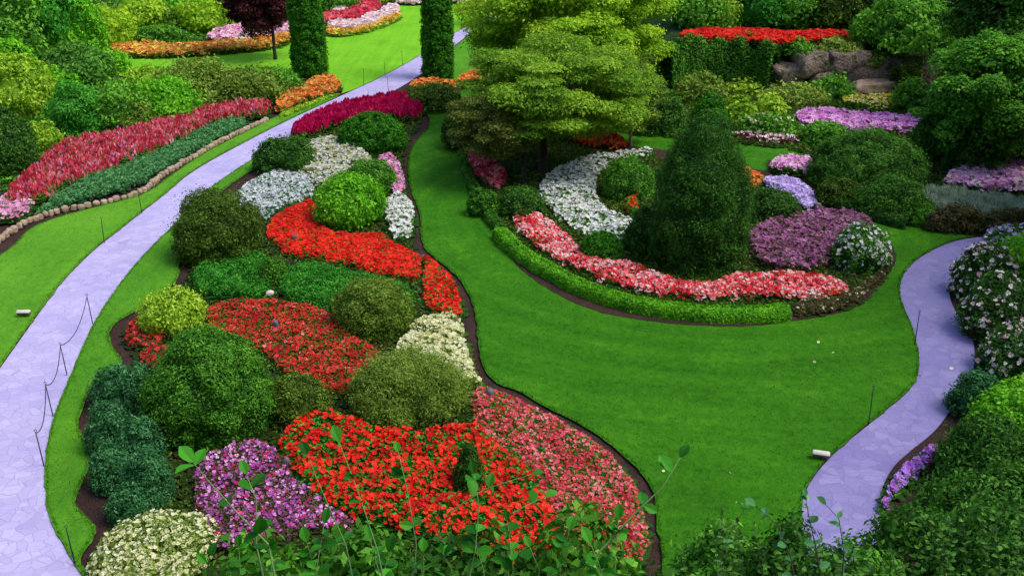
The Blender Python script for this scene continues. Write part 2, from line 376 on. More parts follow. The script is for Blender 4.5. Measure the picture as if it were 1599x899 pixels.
WILD = ('large_shrub', 'light_shrub', 'olive_shrub', 'round_shrub', 'tall_shrub', 'golden_shrub', 'dark_shrub')
def shrub(name, label, cat, box, kind, mat, zb=0., leafpx=2.6, lw=.5, flowers=None, stems=True, depthf=1., group=None, hmin=.25, **kw):
    if name in WILD and box[3] < 240:                # unclipped shrubs of the borders: looser, running into their neighbours
        x0, x1, y0, y1 = box; e = (x1 - x0) * .09; box = (x0 - e, x1 + e, y0 - (y1 - y0) * .05, y1)
        kw['amp'] = kw.get('amp', .16) + .1; kw['clump'] = kw.get('clump', .16) + .07; kw['fuzz'] = .06; kw['rnd_bias'] = kw.get('rnd_bias', 0) + .16; leafpx *= 1.25; kw['jit'] = 1.1
    if name not in ('clipped_dome', 'yew_dome', 'dwarf_conifer'): kw['amp'] = kw.get('amp', .16) + .05; kw['fuzz'] = max(kw.get('fuzz', 0), .035); kw['clump'] = kw.get('clump', .16) + .03
    C, r, ry, h = solve(box, zb, depthf, kind); h = max(h * .955, hmin); r *= .93; ry *= .93
    root = tag(empty(name, tuple(C)), label, cat, group)
    mb = MB(); leaf = max(.03, leafpx / 1024 * depth(C))
    p, nn, R_ = foliage(mb, C, r, h, kind, mat, leaf, lw, ry=ry, **kw)
    if flowers:
        for fm, n, s in flowers: 
            b = MB(); blossoms(b, p, nn, R_, n, fm, s * depth(C) / 1024, 3, leaf * .5, -.2); b.build('blossom', root, tuple(C))
    mb.build('foliage', root, tuple(C))
    for q in root.children: q.location = (0, 0, 0)
    if stems:
        q = []
        for i in range(4):
            a = i * 1.7 + C[0]; e = C + np.array([math.cos(a) * r * .45, math.sin(a) * ry * .45, h * .6])
            q.append(tube([C + np.array([math.cos(a) * .08 * r, math.sin(a) * .08 * r, -.05]), (C + e) / 2 + np.array([0, 0, h * .08]), e], [.05 * r + .01, .035 * r + .01, .01]))
        s = solid_mesh('stem', *joinm(q), 'bark_dark', root, tuple(C))
    return root

# ------------------------------------------------------------ polygons on the ground
def smooth(poly, it=2, closed=True):
    p = np.asarray(poly, float)
    for _ in range(it):
        a, b = p, np.roll(p, -1, 0)
        if closed: p = np.stack([.75 * a + .25 * b, .25 * a + .75 * b], 1).reshape(-1, 2)
        else: p = np.concatenate([p[:1], np.stack([.75 * a[:-1] + .25 * b[:-1], .25 * a[:-1] + .75 * b[:-1]], 1).reshape(-1, 2), p[-1:]])
    return p
def inpoly(p, poly):
    x, y = p[:, 0], p[:, 1]; c = np.zeros(len(p), bool); q = np.roll(poly, 1, 0)
    for (xi, yi), (xj, yj) in zip(poly, q):
        if yi == yj: continue
        k = ((yi > y) != (yj > y)) & (x < (xj - xi) * (y - yi) / (yj - yi) + xi); c ^= k
    return c
def edged(p, poly):
    d = np.full(len(p), 1e9)
    for a, b in zip(poly, np.roll(poly, -1, 0)):
        ab = b - a; t = np.clip(((p - a) @ ab) / (ab @ ab + 1e-12), 0, 1); d = np.minimum(d, np.linalg.norm(p - (a + t[:, None] * ab), axis=1))
    return d
def parea(q): return abs(.5 * np.sum(q[:, 0] * np.roll(q[:, 1], -1) - np.roll(q[:, 0], -1) * q[:, 1]))
def slab(name, poly, z0, z1, mat, side=None, kind='structure', sub=0):
    from mathutils.geometry import tessellate_polygon
    n = len(poly); tri = tessellate_polygon([[Vector((a, b, 0)) for a, b in poly]])
    V = [(a, b, z1) for a, b in poly] + [(a, b, z0) for a, b in poly]
    ccw = np.sum(poly[:, 0] * np.roll(poly[:, 1], -1) - np.roll(poly[:, 0], -1) * poly[:, 1]) > 0
    Fc = []
    for t in tri:
        a, b, c = [poly[i] for i in t]; s = (b[0] - a[0]) * (c[1] - a[1]) - (b[1] - a[1]) * (c[0] - a[0])
        Fc.append(tuple(t) if s > 0 else tuple(t)[::-1])
    nt_ = len(Fc)
    for i in range(n):
        j = (i + 1) % n; f = (i, i + n, j + n, j); Fc.append(f if ccw else f[::-1])
    o = solid_mesh(name, V, Fc, mat, None, (0, 0, 0), False)
    if side:
        o.data.materials.append(MATS[side]); o.data.polygons.foreach_set('material_index', [0] * nt_ + [1] * n)
    tag(o, kind=kind); return o
def scatter(poly, dens, r, cap=400000):
    lo, hi = poly.min(0), poly.max(0); n = int(min(cap, dens * np.prod(hi - lo))); p = r.uniform(lo, hi, (n, 2)); return p[inpoly(p, poly)]
def bed(name, label, px, h, lmat, fmat=None, fd=60, fs=2.0, ls=2.4, cov=2.4, zb=0., gapn=.0, npet=3, style='disc', soft=.22, cat='flowers', lw=.5, mound=0., fcl=.0, z_at=.75, world=False, hvar=.4, fmats=None, lbias=0.):
    """massed bedding: a carpet of leaves with blossoms at its top; px outlines the visible top of the planting"""
    R_ = rng(); poly = smooth(np.asarray(px) if world else PL(px, zb + h * z_at), 2)
    wob = Wob(R_, 1.6, 6); wob2 = Wob(R_, 6., 8)
    dep = depth(np.array([*poly.mean(0), zb])); leaf = max(.03, ls * dep / 1024); A = parea(poly)
    def hh(p):
        q = np.c_[p, np.zeros(len(p))]; e = np.clip(edged(p, poly) / soft, 0, 1) ** .5
        return h * e * (1 + hvar * (wob(q) * .6 + wob2(q))) + mound * np.clip(edged(p, poly) / 1.2, 0, 1)
    rag = lambda p: p[edged(p, poly) > .10 + .16 * Wob(np.random.default_rng(3), 5., 7)(np.c_[p, np.zeros(len(p))])]
    p = rag(scatter(poly, cov / (leaf * leaf * lw * .5), R_, 90000)); H = hh(p); z = H * R_.random(len(p)) ** .35
    clump = wob2(np.c_[p, np.zeros(len(p))] * 1.7) * .5
    if gapn:
        k = (wob2(np.c_[p, np.ones(len(p))] * 1.2) > -gapn_t(gapn)); p, z, H, clump = p[k], z[k], H[k], clump[k]
    P3 = np.c_[p, zb + z]; nn = unit(np.c_[R_.normal(size=(len(p), 2)) * .5, np.ones(len(p))])
    mb = MB(); 
    if style == 'strap':
        mb.add(leaf_quads(P3, np.c_[R_.normal(size=(len(p), 2)), np.full(len(p), .25)], leaf * 2.2, leaf * lw, R_, .4, .1, np.array([[0, 0, 1.]]), .75), R_.random(len(p)) * .7 + clump + .15 + lbias, lmat)
    else:
        P3[:, 2] += (R_.random(len(p)) < .07) * R_.random(len(p)) * h * .3; mb.add(leaf_quads(P3, nn, leaf, leaf * lw, R_, .8), R_.random(len(p)) * .7 + clump + .15 + lbias, lmat)
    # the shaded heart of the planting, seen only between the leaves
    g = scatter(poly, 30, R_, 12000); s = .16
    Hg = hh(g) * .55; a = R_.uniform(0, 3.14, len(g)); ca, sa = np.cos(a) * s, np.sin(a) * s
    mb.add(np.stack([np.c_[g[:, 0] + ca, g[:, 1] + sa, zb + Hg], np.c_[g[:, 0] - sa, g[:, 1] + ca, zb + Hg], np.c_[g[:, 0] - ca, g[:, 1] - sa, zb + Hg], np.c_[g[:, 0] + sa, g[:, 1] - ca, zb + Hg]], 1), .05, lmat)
    for fm, fd_ in (fmats or ([(fmat, fd)] if fmat else [])):
        f = rag(scatter(poly, fd_, R_, 60000)); q = np.c_[f, np.zeros(len(f))]
        if fcl: f = f[wob2(q * 1.3 + 9) > R_.uniform(-.9, .5, len(f)) * fcl - (1 - fcl)]; q = np.c_[f, np.zeros(len(f))]
        Hf = hh(f); fz = zb + Hf * R_.uniform(.88, 1.12, len(f)) + .01; F3 = np.c_[f, fz]; sz = fs * dep / 1024
        rn = np.clip(R_.random(len(f)) * .75 + wob(q * 2.5) * .5 + .12, 0, 1)
        if style in ('spike', 'strapspike'):
            for k in range(3):
                a = R_.normal(size=(len(f), 3)); a[:, 2] = 0; a = unit(a)
                mb.add(leaf_quads(F3 + np.c_[np.zeros((len(f), 2)), R_.uniform(0, .6, len(f)) * sz * 2], a, sz * 2.3, sz * 1.15, R_, .35, .05, np.array([[0, 0, 1.]]), .85), rn, fm)
        else:
            mb.add(flower_quads(F3, np.tile([[0, -.25, 1.]], (len(f), 1)), sz, R_, npet), np.tile(rn, npet), fm)
    o = mb.build(name); tag(o, label, cat, None, 'stuff'); return o
def gapn_t(g): return .9 - g

# ------------------------------------------------------------ SETTING
g = 700.
solid_mesh('ground', [(-g, -60, -.02), (g, -60, -.02), (g, 900, -.02), (-g, 900, -.02)], [(0, 1, 2, 3)], 'soil')['kind'] = 'structure'
LE = [(-330, 1080), (-160, 800), (-60, 660), (25, 540), (77, 467), (100, 437), (147, 390), (183, 363), (220, 333), (263, 300), (300, 267), (400, 213), (467, 180), (533, 150), (600, 119), (657, 87), (690, 62), (733, 40), (775, 20), (830, 0)]
RE = [(220, 1030), (150, 925), (117, 883), (87, 830), (72, 793), (70, 710), (83, 653), (107, 597), (140, 517), (167, 473), (200, 427), (233, 390), (287, 338), (320, 300), (360, 272), (400, 246), (453, 216), (500, 195), (550, 172), (607, 147), (657, 117), (680, 98), (707, 73), (747, 43), (790, 22), (850, 0)]
L2 = [(1310, 1080), (1275, 940), (1252, 840), (1252, 800), (1253, 777), (1270, 743), (1310, 700), (1357, 663), (1400, 627), (1430, 600), (1437, 567), (1430, 530), (1420, 500), (1407, 473), (1404, 443), (1417, 417), (1450, 393), (1490, 376), (1530, 370), (1600, 366), (1720, 380)]
R2 = [(1440, 1080), (1400, 950), (1378, 860), (1373, 800), (1375, 767), (1390, 733), (1413, 710), (1457, 676), (1478, 650), (1500, 615), (1520, 585), (1523, 545), (1512, 510), (1488, 482), (1481, 455), (1487, 430), (1506, 405), (1540, 393), (1600, 386), (1720, 400)]
def ragged(poly, a=.018):
    out = []
    for p, q in zip(poly, np.roll(poly, -1, 0)):
        n = max(1, int(np.linalg.norm(q - p) / .22)); n = min(n, 60); t = np.arange(n)[:, None] / n; out.append(p + (q - p) * t)
    o = np.concatenate(out); r = np.random.default_rng(5); return o + r.normal(size=o.shape) * a
def path(name, a, b, mat, z):
    poly = np.concatenate([smooth(PL(a), 2, False), smooth(PL(b), 2, False)[::-1]]); return slab(name, poly, -.02, z, mat)
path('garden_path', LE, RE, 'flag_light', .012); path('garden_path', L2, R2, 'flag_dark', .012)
LZ = .05
B_IN = [(205, 1010), (165, 940), (133, 892), (123, 880), (140, 850), (153, 833), (146, 818), (115, 790), (124, 765), (138, 740), (142, 717), (133, 690), (120, 663), (133, 627), (150, 600), (178, 580), (196, 567), (176, 545), (168, 520), (187, 500), (233, 477), (283, 437), (277, 408), (288, 360), (325, 318), (365, 285), (410, 258), (440, 234), (458, 215)]
strip = smooth(np.concatenate([PL(RE[:17]) , PL(B_IN[::-1])]), 2); slab('lawn', ragged(strip), -.02, LZ, 'lawn_strip', 'soil')
C_L = [(668, 176), (672, 200), (645, 225), (636, 250), (640, 300), (657, 333), (656, 385), (690, 413), (722, 440), (740, 480), (747, 533), (751, 573), (773, 600), (810, 612), (850, 637), (893, 657), (933, 680), (967, 707), (1000, 737), (1020, 767), (1025, 800), (1030, 850), (1035, 900), (1040, 1080)]
outer = C_L + L2[:19] + [(1483, 367), (1413, 353), (1360, 337), (1317, 322), (1285, 308), (1262, 290), (1232, 275), (1200, 266), (1196, 254), (1210, 250), (1270, 247), (1272, 236), (1240, 229), (1200, 226), (1150, 221), (1040, 210), (960, 197), (860, 160), (760, 130), (700, 150), (670, 160)]
lawn = smooth(PL(outer), 2); slab('lawn', ragged(lawn), -.02, LZ, 'lawn_main', 'soil')
ISL = [(716, 215), (722, 250), (742, 300), (772, 358), (800, 410), (833, 437), (883, 467), (933, 487), (1000, 500), (1067, 507), (1133, 510), (1200, 507), (1267, 497), (1317, 487), (1350, 473), (1367, 452), (1393, 423), (1402, 400), (1392, 378), (1368, 352), (1320, 336), (1286, 318), (1278, 296), (1245, 280), (1200, 266), (1150, 262), (1080, 248), (1035, 232), (985, 230), (970, 214), (900, 188), (820, 172), (740, 180)]
isl = smooth(PL(ISL, .06), 2); slab('flower_bed', ragged(isl), .0, .062, 'soil')
C_in = [(27, 380), (83, 343), (143, 326), (200, 313), (233, 301), (257, 279), (300, 252), (333, 232), (400, 199), (433, 182), (483, 162), (543, 138)]
left = smooth(np.concatenate([PL(LE[2:14]), PL([(520, 152), (480, 163), (433, 182), (400, 199), (333, 232), (300, 252), (262, 279), (233, 301), (200, 313), (143, 326), (83, 343), (43, 359), (24, 385), (-30, 420), (-120, 470), (-160, 560)])]), 2)
slab('lawn', ragged(left), -.02, LZ, 'lawn_side', 'soil')
back = smooth(np.concatenate([PL(LE[13:]), PL([(860, -18), (800, -14), (760, -8), (700, -4), (650, 4), (640, 6), (612, 14), (628, 26), (587, 43), (510, 57), (453, 68), (400, 78), (283, 88), (160, 86), (110, 92), (100, 108), (200, 122), (350, 130), (450, 128), (500, 122), (520, 130), (536, 140)])]), 1)
slab('lawn', back, -.02, LZ, 'lawn_back', 'soil')
leafmat('blade_main', L3((.018,.105,.004), (.032,.16,.006), (.066,.225,.01)), .35); leafmat('blade_side', L3((.03,.15,.01), (.075,.27,.016), (.16,.4,.03)), .2)
def blades(poly, mat, dens, holes=()):
    r = rng(); p = scatter(poly, dens, r, 900000)
    for h_ in holes: p = p[~inpoly(p, h_)]
    p = p[r.random(len(p)) < np.clip(1.25 - p[:, 1] / 60, .12, 1)]
    e = scatter(poly, dens * 4, r, 900000); e = e[edged(e, poly) < .09]; p = np.concatenate([p, e]); n = len(p); a = r.uniform(0, 6.28, n); w_ = r.uniform(.006, .014, n); h_ = r.uniform(.015, .05, n) * np.where(edged(p, poly) < .09, 1.6, 1)
    B0 = np.c_[p, np.full(n, LZ - .004)]; sd_ = np.c_[np.cos(a) * w_, np.sin(a) * w_, 0 * a]; T = B0 + np.c_[r.normal(size=(n, 2)) * .022, h_]
    mb = MB(); mb.add(np.stack([B0 - sd_, B0 + sd_, T + sd_ * .25, T - sd_ * .25], 1), r.random(n), mat); o = mb.build('grass'); tag(o, 'short mown grass blades of the lawn' if mat == 'blade_main' else 'short mown grass blades along the left path', 'grass', None, 'stuff')
blades(lawn, 'blade_main', 150, (isl,)); blades(strip, 'blade_side', 260); blades(left, 'blade_side', 200)
Bk2 = smooth(PL([(690, 96), (707, 76), (747, 46), (790, 25), (850, 4), (960, 0), (980, 60), (900, 110), (800, 128), (720, 130), (690, 128), (672, 112)]), 1); slab('lawn', Bk2, -.02, LZ, 'lawn_strip', 'soil')

def heightfield(name, x0, x1, y0, y1, nx, ny, fz, mat):
    X, Y = np.meshgrid(np.linspace(x0, x1, nx), np.linspace(y0, y1, ny)); Z = fz(X, Y)
    V = np.stack([X, Y, Z], -1).reshape(-1, 3); Fc = [(j * nx + i, j * nx + i + 1, (j + 1) * nx + i + 1, (j + 1) * nx + i) for j in range(ny - 1) for i in range(nx - 1)]
    o = solid_mesh(name, V, Fc, mat); o['kind'] = 'structure'; return o
def wv(X, Y, f, a): return a * (np.sin(X * f + 1.3 * np.sin(Y * f * .7)) * np.cos(Y * f * 1.1 + X * f * .3))
def z_look(X, Y):
    s = 13.1 * (1 - Y / 15.5); return np.where(Y > 15.5, -.3, s + wv(X, Y, 1.3, .25))
heightfield('hillside', -60, 60, -30, 17, 121, 60, z_look, 'hill')
def z_back(X, Y):
    e = np.clip((Y - 68.2) / .9, 0, 1); ex = np.clip((X - 9.) / 1.5, 0, 1)
    return np.minimum(e, ex) * 3.0 + np.clip(Y - 76, 0, 60) * .14 * ex + wv(X, Y, .6, .15) * np.minimum(e, ex) - .12
ZB = 3.0
heightfield('hillside', 8, 90, 66, 150, 110, 90, z_back, 'hill')
def z_right(X, Y): return np.clip((X - 27 - 0.0 * Y), 0, 60) * .5 - .3 + wv(X, Y, .5, .2)
heightfield('hillside', 26, 110, 14, 70, 70, 50, z_right, 'hill')
def z_far(X, Y): return np.clip((Y - 122), 0, 80) * .45 - .4 + wv(X, Y, .2, .6)
heightfield('hillside', -160, 160, 120, 260, 90, 40, z_far, 'hill')

# ------------------------------------------------------------ MASSED BEDDING
# undergrowth that fills each bed between the named plantings
CB = [(668, 185), (640, 215), (630, 250), (634, 300), (648, 335), (645, 385), (680, 420), (708, 445), (728, 490), (735, 535), (740, 575), (760, 600), (800, 620), (850, 650), (920, 690), (975, 740), (1000, 790), (1005, 900), (900, 1000), (240, 1000), (150, 900), (190, 850), (165, 790), (170, 720), (150, 660), (170, 610), (215, 570), (190, 530), (200, 507), (290, 450), (300, 380), (370, 300), (440, 245), (500, 200), (600, 165)]
bed('undergrowth', 'low dark green undergrowth between the flowers of the long middle bed', CB, .14, 'darkolive', ls=3, cov=.9, cat='undergrowth')
bed('undergrowth', 'low dark green undergrowth around the big conifer in the round bed', [(725, 225), (745, 290), (800, 395), (880, 455), (1000, 488), (1200, 495), (1300, 482), (1350, 455), (1385, 410), (1375, 370), (1270, 320), (1240, 290), (1150, 270), (1040, 245), (980, 240), (900, 200), (820, 185)], .16, 'darkolive', ls=2.6, cov=1., cat='undergrowth')
bed('undergrowth', 'mixed green undergrowth under the shrubs behind the left border', [(-60, 330), (40, 290), (120, 240), (300, 190), (430, 160), (500, 130), (450, 130), (200, 128), (100, 108), (160, 88), (283, 90), (450, 70), (560, 20), (500, -10), (200, -10), (-80, 20)], .3, 'mid', ls=3, cov=.9, cat='undergrowth')
bed('undergrowth', 'mixed undergrowth at the foot of the rock wall', [(1045, 215), (1150, 222), (1275, 235), (1262, 290), (1330, 322), (1480, 362), (1640, 362), (1700, 250), (1500, 160), (1300, 140), (1050, 135), (960, 150), (960, 195)], .25, 'darkolive', ls=2.6, cov=1., cat='undergrowth')
# middle bed
bed('magenta_flowers', 'deep magenta spiky flowers in a curved band beside the far left path', [(452, 208), (458, 196), (500, 176), (550, 160), (600, 151), (645, 152), (664, 166), (660, 180), (625, 186), (600, 176), (540, 190), (500, 203), (470, 211)], .5, 'mid', 'f_magenta', 130, 2.1, style='spike', ls=2.2)
bed('silver_flowers', 'greyish white flowers behind the dark cypress bush on the middle bed', [(365, 310), (370, 292), (400, 275), (440, 262), (475, 262), (490, 275), (495, 300), (470, 315), (440, 322), (412, 345), (385, 335)], .3, 'teal', 'f_greywhite', 110, 1.5, ls=2, soft=.3, lw=.4)
bed('cream_flowers', 'tall pale cream and grey flowers behind the bright green bush', [(440, 262), (470, 235), (500, 214), (540, 218), (580, 240), (585, 262), (550, 270), (520, 282), (495, 296), (478, 270)], .5, 'olive', ls=2.0, lw=.4, fmats=[('f_cream2', 60), ('f_greywhite', 45)], fs=1.7)
bed('pink_flowers', 'small patch of lilac pink flowers beside the narrow neck of lawn', [(583, 246), (605, 241), (625, 250), (634, 275), (632, 300), (612, 300), (600, 275)], .4, 'mid', 'f_pink', 120, 1.8, ls=2)
bed('white_flowers', 'bright white flowers at the lawn edge beside the bright green bush', [(595, 320), (605, 306), (625, 300), (645, 312), (652, 335), (648, 358), (635, 374), (618, 374), (602, 352)], .35, 'mid', 'f_white', 120, 1.9, ls=2)
bed('red_flowers', 'brilliant scarlet begonias sweeping across the middle bed in front of the bright bush', [(410, 352), (430, 335), (465, 318), (492, 308), (500, 345), (520, 362), (560, 366), (596, 360), (615, 380), (650, 392), (664, 408), (660, 440), (625, 436), (590, 424), (540, 412), (490, 402), (450, 398), (420, 376)], .22, 'mid', 'f_red', 165, 1.9, ls=2.0)
bed('red_flowers', 'thinner orange red begonias along the lawn edge right of the scarlet sweep', [(650, 392), (680, 404), (708, 430), (722, 460), (730, 492), (712, 496), (690, 488), (664, 488), (655, 440), (660, 410)], .28, 'mid', 'f_red', 110, 2.0, ls=2.0)
bed('green_groundcover', 'emerald groundcover in front of the dark cypress bush', [(294, 432), (310, 405), (350, 387), (400, 386), (428, 402), (425, 440), (428, 460), (350, 463), (303, 458)], .4, 'emerald', ls=2.3, cov=2.8, cat='groundcover')
bed('green_groundcover', 'emerald groundcover between the scarlet sweep and the round olive bush', [(430, 442), (450, 412), (500, 408), (560, 420), (605, 434), (650, 448), (652, 475), (600, 490), (530, 482), (440, 466)], .4, 'emerald', ls=2.3, cov=2.8, cat='groundcover')
bed('red_flowers', 'dull brick red begonias in the middle of the long bed', [(316, 480), (345, 465), (400, 463), (440, 468), (480, 474), (525, 488), (545, 520), (600, 545), (605, 572), (575, 600), (540, 620), (480, 605), (440, 585), (415, 555), (350, 525), (318, 512)], .26, 'darkolive', ls=2.2, lbias=.1, fmats=[('f_red2', 125), ('f_pinkred', 12)], fs=1.7)
bed('red_flowers', 'small patch of dark red flowers behind the yellow green shrub', [(186, 520), (205, 494), (240, 486), (262, 500), (262, 540), (220, 542), (196, 538)], .25, 'bronze', 'f_red2', 120, 1.8, ls=2)
bed('red_flowers', 'small patch of dark red flowers in front of the yellow green shrub', [(208, 568), (216, 545), (255, 535), (285, 542), (272, 566), (240, 578)], .25, 'bronze', 'f_red2', 130, 1.8, ls=2)
bed('cream_flowers', 'pale yellow celosia like flowers at the lawn edge below the olive bush', [(605, 560), (630, 520), (650, 497), (690, 489), (726, 498), (736, 545), (744, 582), (765, 600), (720, 604), (660, 590), (620, 580)], .4, 'olive', 'f_cream', 170, 2.1, ls=2)
bed('pink_flowers', 'rose pink and red begonias along the rounded lawn edge of the near bed', [(730, 610), (760, 598), (810, 618), (870, 650), (930, 684), (968, 715), (1000, 752), (1016, 800), (1018, 880), (960, 890), (880, 870), (850, 790), (800, 725), (755, 690), (735, 660)], .3, 'mid', ls=2.0, fmats=[('f_rose', 95), ('f_pinkred', 60), ('f_red2', 30)], fs=1.8)
bed('red_flowers', 'big scarlet geraniums with broad green leaves in the near end of the bed', [(428, 690), (450, 660), (475, 640), (520, 636), (560, 652), (600, 666), (650, 674), (700, 664), (735, 655), (780, 690), (830, 730), (870, 790), (890, 850), (830, 890), (750, 868), (640, 830), (560, 806), (500, 790), (450, 735)], .42, 'emerald', 'f_red', 105, 2.6, ls=3.2, npet=5, fcl=.5, lw=.8)
bed('purple_flowers', 'magenta purple flowers in the near left corner of the bed', [(292, 760), (305, 722), (345, 698), (400, 684), (440, 698), (465, 745), (520, 785), (562, 812), (540, 835), (470, 835), (400, 850), (330, 856), (305, 820)], .35, 'bronze', ls=2.2, fmats=[('f_magenta', 18), ('f_purple', 70), ('f_orchid', 38)], fs=2.)
bed('crimson_flowers', 'deeper crimson begonias at the near tip of the rose pink drift', [(880, 790), (930, 770), (985, 780), (1010, 820), (1012, 880), (950, 890), (890, 870)], .36, 'mid', ls=2.2, fmats=[('f_red2', 90), ('f_rose', 25)], fs=1.9, hvar=.5)
# left border
bed('blue_green_groundcover', 'blue green leafy strip just behind the low stone edging', [(45, 338), (70, 312), (110, 288), (150, 272), (200, 254), (250, 233), (300, 207), (350, 184), (388, 182), (388, 193), (345, 212), (300, 236), (262, 258), (222, 282), (180, 298), (110, 315), (70, 328)], .4, 'teal', lbias=.14, ls=2.2, cov=2.8, cat='groundcover')
bed('crimson_flowers', 'crimson red spiky flowers in a long band along the left border', [(0, 310), (20, 285), (50, 262), (75, 238), (105, 222), (140, 211), (200, 204), (250, 189), (290, 177), (330, 168), (400, 158), (428, 160), (424, 176), (392, 181), (350, 184), (300, 206), (250, 232), (200, 253), (150, 271), (110, 287), (68, 310), (30, 318)], .5, 'mid', ls=2.0, fmats=[('f_crimson', 30), ('f_pinkred', 44), ('f_pink', 9)], fs=1.6, style='spike')
bed('pink_flowers', 'pale pink flowers at the left end of the stone edged border', [(-20, 345), (-10, 310), (25, 298), (60, 306), (52, 328), (28, 340)], .4, 'mid', 'f_pink', 90, 2, ls=2)
bed('orange_flowers', 'orange and apricot flowers at the foot of the left cypress beside the path', [(428, 160), (440, 146), (470, 132), (500, 118), (525, 120), (538, 132), (520, 142), (490, 152), (455, 166), (430, 172)], .5, 'olive', ls=2, fmats=[('f_orange', 60), ('f_orange2', 30)], fs=1.8)
bed('yellow_groundcover', 'yellow green low plants at the path side edge of the orange flowers', [(430, 178), (455, 168), (490, 155), (520, 146), (538, 140), (500, 158), (460, 174), (435, 185)], .25, 'lime', ls=2, cat='groundcover')
# far beds
bed('orange_flowers', 'long thin orange and yellow band along the far left lawn', [(168, 82), (175, 70), (230, 68), (300, 70), (360, 66), (420, 58), (456, 52), (458, 66), (400, 76), (283, 85), (200, 86)], .5, 'olive', ls=1.9, fmats=[('f_orange2', 30), ('f_orange', 14), ('f_yellow', 8)], fs=1.9)
bed('pink_flowers', 'pale pink band of flowers behind the burgundy leaved tree', [(316, 62), (335, 50), (370, 41), (420, 38), (458, 36), (458, 52), (400, 58), (350, 66)], .6, 'mid', 'f_pink', 60, 2.1, ls=1.9, fmats=[('f_pink', 45), ('f_blush', 35)])
bed('orange_flowers', 'yellow orange fringe in front of the white ribbon on the far lawn', [(508, 56), (508, 42), (540, 46), (580, 40), (600, 28), (626, 20), (630, 26), (600, 40), (560, 52)], .4, 'lime', ls=1.9, fmats=[('f_orange2', 22), ('f_yellow', 10)], fs=1.8)
bed('white_flowers', 'winding white ribbon of flowers on the far lawn', [(505, 42), (520, 34), (560, 34), (590, 20), (608, 8), (628, 14), (618, 24), (594, 34), (570, 44), (535, 47)], .5, 'silver', 'f_blush', 75, 2.2, ls=1.9)
bed('red_flowers', 'pinkish red curl of flowers inside the white ribbon on the far lawn', [(503, 34), (505, 22), (530, 20), (548, 12), (552, 2), (585, 1), (598, 8), (585, 20), (560, 31), (525, 33)], .5, 'mid', 'f_crimson', 75, 2.2, ls=1.9)
bed('white_flowers', 'small white drift above the red curl on the far lawn', [(518, 18), (530, 12), (550, 11), (545, 19), (520, 21)], .5, 'silver', 'f_blush', 75, 2.2, ls=1.9)
bed('pink_flowers', 'thin pink line of flowers across the far end of the lawn', [(612, 4), (640, -2), (700, -4), (775, -4), (770, 4), (700, 3), (640, 6)], .4, 'mid', 'f_blush', 40, 2.2, ls=1.9)
bed('orange_flowers', 'apricot flowers around the foot of the right cypress', [(640, 128), (665, 122), (700, 126), (716, 130), (714, 140), (690, 144), (650, 140), (636, 134)], .4, 'olive', ls=2, fmats=[('f_orange', 50)], fs=1.8)
bed('orange_flowers', 'apricot flowers between the right cypress and the layered maple', [(708, 126), (730, 112), (752, 110), (772, 122), (755, 130), (720, 132)], .4, 'olive', ls=2, fmats=[('f_orange', 80)], fs=1.8)
# island bed
bed('red_and_pink_flowers', 'mixed red pink and white begonias in a ribbon behind the low clipped hedge', [(793, 335), (797, 312), (830, 326), (862, 344), (887, 366), (908, 388), (945, 406), (975, 408), (1013, 421), (1067, 441), (1117, 438), (1147, 425), (1200, 424), (1260, 424), (1317, 437), (1330, 446), (1315, 462), (1250, 466), (1200, 464), (1100, 468), (1033, 460), (967, 448), (900, 424), (867, 404), (837, 388), (808, 358)], .32, 'mid', ls=2.0, fmats=[('f_redpink', 165), ('f_blush', 28), ('f_red', 30)], fs=1.8)
bed('pink_flowers', 'rose pink flowers under the shaded left end of the round bed', [(724, 245), (735, 234), (758, 238), (765, 250), (792, 262), (795, 288), (775, 296), (748, 280), (730, 262)], .4, 'mid', fmats=[('f_rose', 110), ('f_redpink', 60)], fs=1.9, ls=2)
bed('white_flowers', 'curved sweep of white flowers left of the big conifer', [(838, 300), (845, 276), (880, 257), (920, 243), (1000, 234), (1024, 231), (1022, 241), (965, 250), (942, 262), (930, 290), (942, 318), (965, 334), (1000, 350), (1004, 378), (985, 392), (960, 372), (905, 364), (880, 347), (858, 330)], .3, 'mid', ls=1.9, fmats=[('f_white', 62), ('f_greywhite', 14)], fs=1.8, hvar=.6)
bed('red_flowers', 'orange red flowers in the shade below the layered maple', [(862, 190), (880, 186), (920, 194), (975, 214), (980, 228), (950, 232), (900, 220), (870, 206)], .4, 'bronze', fmats=[('f_orange', 90), ('f_red', 60)], fs=2.1, ls=2)
bed('red_flowers', 'few red flowers in the grassy clump left of the conifer', [(970, 312), (985, 304), (1003, 310), (1000, 326), (980, 330)], .5, 'mid', 'f_red', 40, 1.8, ls=2)
bed('orange_flowers', 'orange red flowers just right of the big conifer', [(1155, 280), (1158, 265), (1180, 268), (1200, 278), (1190, 288), (1170, 290)], .4, 'olive', 'f_orange', 130, 1.9, ls=2)
bed('lilac_flowers', 'lilac blue flowers curving down the right side of the round bed', [(1185, 282), (1200, 275), (1235, 278), (1262, 290), (1278, 306), (1276, 325), (1252, 328), (1235, 308), (1205, 294)], .35, 'teal', 'f_lilac', 260, 2, ls=1.9)
bed('mauve_flowers', 'dusky mauve foliage and flowers in front of the low juniper mound', [(1165, 358), (1190, 345), (1245, 332), (1290, 326), (1340, 330), (1372, 348), (1360, 362), (1325, 372), (1305, 395), (1290, 416), (1230, 420), (1175, 412)], .45, 'bronze', fmats=[('f_mauve', 110), ('f_purple', 22)], fs=1.7, ls=2)
